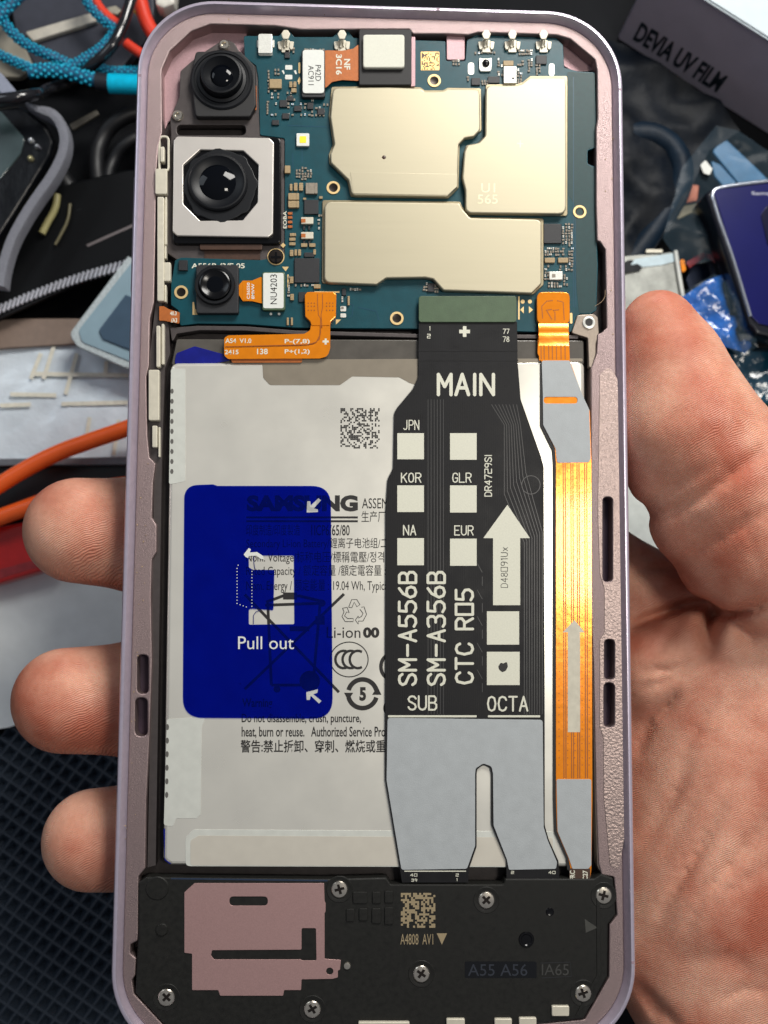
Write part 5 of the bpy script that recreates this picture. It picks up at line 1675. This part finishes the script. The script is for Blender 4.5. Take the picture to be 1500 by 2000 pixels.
# ---- red tool handle
rt = slab('red_tool', [(-160, 1050), (0, 1028), (60, 1016), (130, 1060), (120, 1104), (0, 1140), (-160, 1180)], ZD + 1.1, .6, mat('red_plastic', (196, 22, 20), .3, 0, .05, 4, coat=.3), 'glossy red plastic handle behind the uppermost left fingertip', 'handle', 10, .08)
plate('pale_stripe', fillet([(-160, 1146), (0, 1112), (110, 1082), (116, 1094), (0, 1130), (-160, 1166)], 3), ZD + 1.112, .02, mat('worn_red', (158, 44, 50), .5, 0, .15, 6), rt)
slab('dark_gap_slab', [(-160, 916), (100, 912), (420, 908), (420, 960), (60, 1000), (-160, 1030)], ZD + .6, .4, mat('gap_black', (14, 14, 18), .3), 'glossy black strip standing in for the dark gap between the two orange cables', 'case', 4)  # black slab put in for the shaded gap between the cables

# ---- upper right: printed carton, bags, phones
bx = thing('carton', 'grey film carton printed on its side in dark capitals, upper right corner', 'box', P(1400, 80, ZD))
A, Bq = P(1205, 76, ZD), P(1404, 202, ZD)
u = (Bq - A).normalized()
v = Vector((-u.y, u.x, 0))
if v.dot(Vector((1, 1, 0))) < 0:
    v = -v
Lx, Ly, Hb = 5.2, 6.5, 3.0


def prism(c0, ux, uy, lx, ly, z0, z1):
    bm = bmesh.new()
    vs = [bm.verts.new(c0 + ux * a + uy * b + Vector((0, 0, zz - c0.z))) for zz in (z0, z1) for a, b in ((0, 0), (lx, 0), (lx, ly), (0, ly))]
    for f in ((0, 1, 2, 3), (4, 5, 6, 7), (0, 1, 5, 4), (1, 2, 6, 5), (2, 3, 7, 6), (3, 0, 4, 7)):
        bm.faces.new([vs[i] for i in f])
    bmesh.ops.recalc_face_normals(bm, faces=bm.faces)
    bmesh.ops.bevel(bm, geom=list(bm.edges), offset=.04, segments=2, affect='EDGES')
    me = bpy.data.meshes.new('prism')
    bm.to_mesh(me)
    bm.free()
    return me


link('carton_side', prism(A, u, v, Lx, Ly, ZD + .01, ZD + Hb - .06), mat('carton_card', (196, 186, 200), .6, 0, .03, 1.5, .1, 40), bx)
link('carton_lid', prism(A - u * .03 - v * .03, u, v, Lx + .06, Ly + .06, ZD + Hb - .05, ZD + Hb + .05), mat('carton_white', (196, 208, 214), .5, 0, .02, 3), bx)
me = text_mesh('DEVIA UV FILM', .03)
co = [w_.co.copy() for w_ in me.vertices]
x0, x1 = min(c.x for c in co), max(c.x for c in co)
y0, y1 = min(c.y for c in co), max(c.y for c in co)


def onside(c):
    s = (c.x - x0) / (x1 - x0)
    h = (c.y - y0) / (y1 - y0)
    q = A + u * (.36 + s * 2.48) - v * .006
    return Vector((q.x, q.y, ZD + .32 + h * .8))


link('printed_text', remap(me, onside), mat('carton_ink', (28, 40, 50), .6), bx)

blk = mat('black_polythene', (6, 13, 22), .5, 0, .2, 1.5, .2, 1.2, dist=.2, spec=.15)
bag = tag(wrinkled('plastic_bag', [(1120, 60), (1215, 90), (1290, 140), (1400, 206), (1440, 262), (1380, 300), (1340, 380), (1300, 450), (1240, 540), (1120, 560)], ZD + .9, blk, .3, .24, .14, 21), 'crumpled black plastic bag right of the phone, below the printed carton', 'bag')
tube('rolled_edge', [P(x, y, ZD + 1.0) for x, y in ((1230, 262), (1282, 268), (1322, 305), (1330, 350), (1306, 405), (1262, 470), (1200, 548))], .30, mat('sheen_polythene', (15, 30, 44), .5, 0, .15, 2, .2, 1.5, dist=.2, spec=.2), bag)  # fold of the bag, its sheen put in as a lighter blue

clearf, tr_ = film('clear_bag', (110, 140, 160), .09, .25, .5)
tag(wrinkled('clear_bag', [(1330, 330), (1395, 250), (1440, 262), (1620, 380), (1620, 480), (1480, 500), (1330, 520), (1290, 470)], ZD + 1.5, clearf, .12, .6, .12, 33), 'wrinkled clear plastic bag below the printed carton, right edge', 'bag')
bl = mat('blue_strip', (44, 104, 146), .35, 0, .06, 5)
for pts, lab in (([(1392, 296), (1412, 266), (1480, 330), (1540, 390), (1500, 410), (1446, 362)], 'dull blue strip inside the clear bag, nearer the carton'), ([(1388, 312), (1408, 322), (1440, 358), (1420, 372), (1396, 344)], 'short dull blue strip inside the clear bag')):
    slab('blue_strip', pts, ZD + 1.0, .1, bl, lab, 'strip', 4, group='blue strips in the clear bag')
slab('brown_ribbon', [(1318, 396), (1346, 358), (1366, 362), (1362, 392), (1324, 400)], ZD + .9, .05, mat('dull_copper', (168, 88, 52), .45, .1, .1, 5), 'dull copper coloured ribbon film in the clear bag', 'ribbon', 4)
slab('olive_tape', [(1300, 424), (1320, 404), (1366, 396), (1360, 412), (1326, 428)], ZD + .92, .05, mat('olive_tape', (112, 104, 74), .5, 0, .1, 6), 'scrap of olive tape below the copper ribbon film', 'tape', 4)
slab('white_sticker', [(1368, 322), (1378, 312), (1392, 330), (1386, 342), (1374, 338)], ZD + 1.75, .03, M['white'], 'small white sticker on the clear plastic bag', 'sticker', 3, .008)

# ---- navy phone at the right edge
np_ = thing('phone', 'dark navy smartphone with bright metal rim lying face down at the right edge', 'smartphone', P(1480, 500, ZD + 1.8))
body_px = [(1378, 378), (1390, 368), (1640, 336), (1640, 690), (1478, 654), (1462, 636)]
plate('phone_body', fillet(body_px, [6, 10, 0, 0, 6, 6]), ZD + 2.2, .75, mat('navy_side', (12, 14, 26), .25, .1), np_, bevel=.1)
plate('back_glass', fillet([(1394, 374), (1402, 370), (1640, 341), (1640, 668), (1482, 632), (1468, 618)], [6, 8, 0, 0, 6, 6]), ZD + 2.24, .05, mat('navy_glass', (14, 17, 84), .25, .0, .05, 1, spec=.25), np_, bevel=.012)
tube('rim_edge', [P(x, y, ZD + 2.2) for x, y in ((1640, 338), (1398, 370), (1392, 378), (1396, 400), (1430, 500), (1466, 618))], .045, mat('rim_silver', (200, 206, 218), .2, .8), np_)
plate('painted_camera_shade', fillet([(1486, 420), (1500, 400), (1640, 380), (1640, 500), (1500, 480)], 10), ZD + 2.26, .03, mat('shade_navy', (9, 10, 44), .25, 0, spec=.25), np_, bevel=.008)  # darker navy plate painted as shade on the back glass
txt('Samsung', 1468, 374, 1528, 383, ZD + 2.245, mat('silver_print', (190, 192, 206), .4), np_)
cl = thing('phone_case', 'clear glossy case with black lining beside the navy phone', 'case', P(1410, 520, ZD + 1.2))
plate('case_wall', fillet([(1366, 392), (1380, 380), (1400, 396), (1474, 640), (1450, 668), (1430, 640), (1398, 500)], 6), ZD + 1.7, .6, mat('case_gloss', (24, 30, 38), .12, 0, .1, 4, coat=.7), cl, bevel=.06)
lines('painted_case_glint', [[(1384, 410), (1400, 470), (1432, 580), (1448, 636)], [(1392, 470), (1410, 520)]], ZD + 1.71, 3, mat('glint_silver', (140, 150, 160), .2, .5), cl)  # light catching the case wall, drawn as pale lines

# ---- bare display module behind the thumb
lc = thing('display_module', 'grey metal backed display with white rim, behind the thumb tip', 'display', P(1270, 580, ZD + 1))
plate('metal_back', fillet([(1120, 510), (1240, 498), (1318, 492), (1326, 500), (1348, 640), (1120, 700)], 4), ZD + 1.3, .15, mat('lcd_back', (150, 152, 146), .35, .3, .18, 3, .1, 6), lc, bevel=.02)
plate('white_tape', fillet([(1222, 530), (1240, 506), (1316, 494), (1320, 510), (1290, 518), (1246, 522), (1240, 528)], 4), ZD + 1.32, .02, mat('pale_blue_tape', (186, 206, 214), .4, 0, .05, 6), lc)
tube('white_rim', [P(1319, 490, ZD + 1.36), P(1330, 560, ZD + 1.36), P(1346, 640, ZD + 1.36)], .05, M['white'], lc)
plate('flex_tab', fillet([(1328, 508), (1336, 506), (1340, 528), (1332, 532)], 2), ZD + 1.35, .03, M['orange'], lc)
plate('connector_pad', rect(1262, 487, 1294, 493, 2), ZD + 1.36, .05, M['cream'], lc)
slab('red_ribbon', [(1340, 512), (1382, 488), (1386, 496), (1346, 524)], ZD + 1.0, .05, mat('red_film', (150, 26, 34), .4), 'dull red ribbon strip right of the bare display', 'ribbon', 2, .01)
slab('blue_board', [(1340, 546), (1350, 520), (1400, 510), (1420, 560), (1350, 576)], ZD + .8, .1, mat('dark_blue_board', (24, 36, 60), .3, 0, .1, 6), 'dark blue board scrap under the red ribbon strip', 'board', 4)

# ---- blue film heap and teal bag right of the thumb
blf = mat('blue_film', (26, 92, 176), .14, 0, .35, 1.3, .5, 2.4, coat=.7, dist=.2)
tag(wrinkled('blue_film', [(1320, 590), (1370, 556), (1400, 545), (1440, 600), (1462, 680), (1450, 694), (1380, 672), (1330, 640)], ZD + 1.4, blf, .22, .75, .10, 41), 'crumpled glossy blue plastic film right of the thumb', 'film')
tag(wrinkled('clear_bag', [(1320, 580), (1390, 540), (1440, 560), (1476, 680), (1440, 700)], ZD + 1.9, clearf, .14, .8, .10, 55), 'clear crinkled plastic laid over the blue film', 'bag')
tel = mat('teal_film', (10, 62, 84), .16, 0, .3, 1.2, .4, 2, coat=.6, dist=.2)
tag(wrinkled('teal_bag', [(1380, 660), (1450, 676), (1640, 700), (1640, 800), (1480, 790), (1400, 730)], ZD + 1.1, tel, .18, .5, .12, 61), 'glossy teal plastic bag below the navy phone, right edge', 'bag')
slab('black_block', [(1448, 650), (1474, 630), (1560, 650), (1560, 680), (1480, 680)], ZD + 1.6, .5, M['blackgl'], 'small glossy black block under the bottom of the navy phone', 'block', 4, .04)
slab('green_board', [(1440, 790), (1500, 768), (1640, 780), (1640, 860), (1480, 850)], ZD + .9, .12, mat('green_board', (30, 134, 84), .35, 0, .2, 5), 'bright green circuit board scrap at the right edge behind the thumb', 'board', 3)
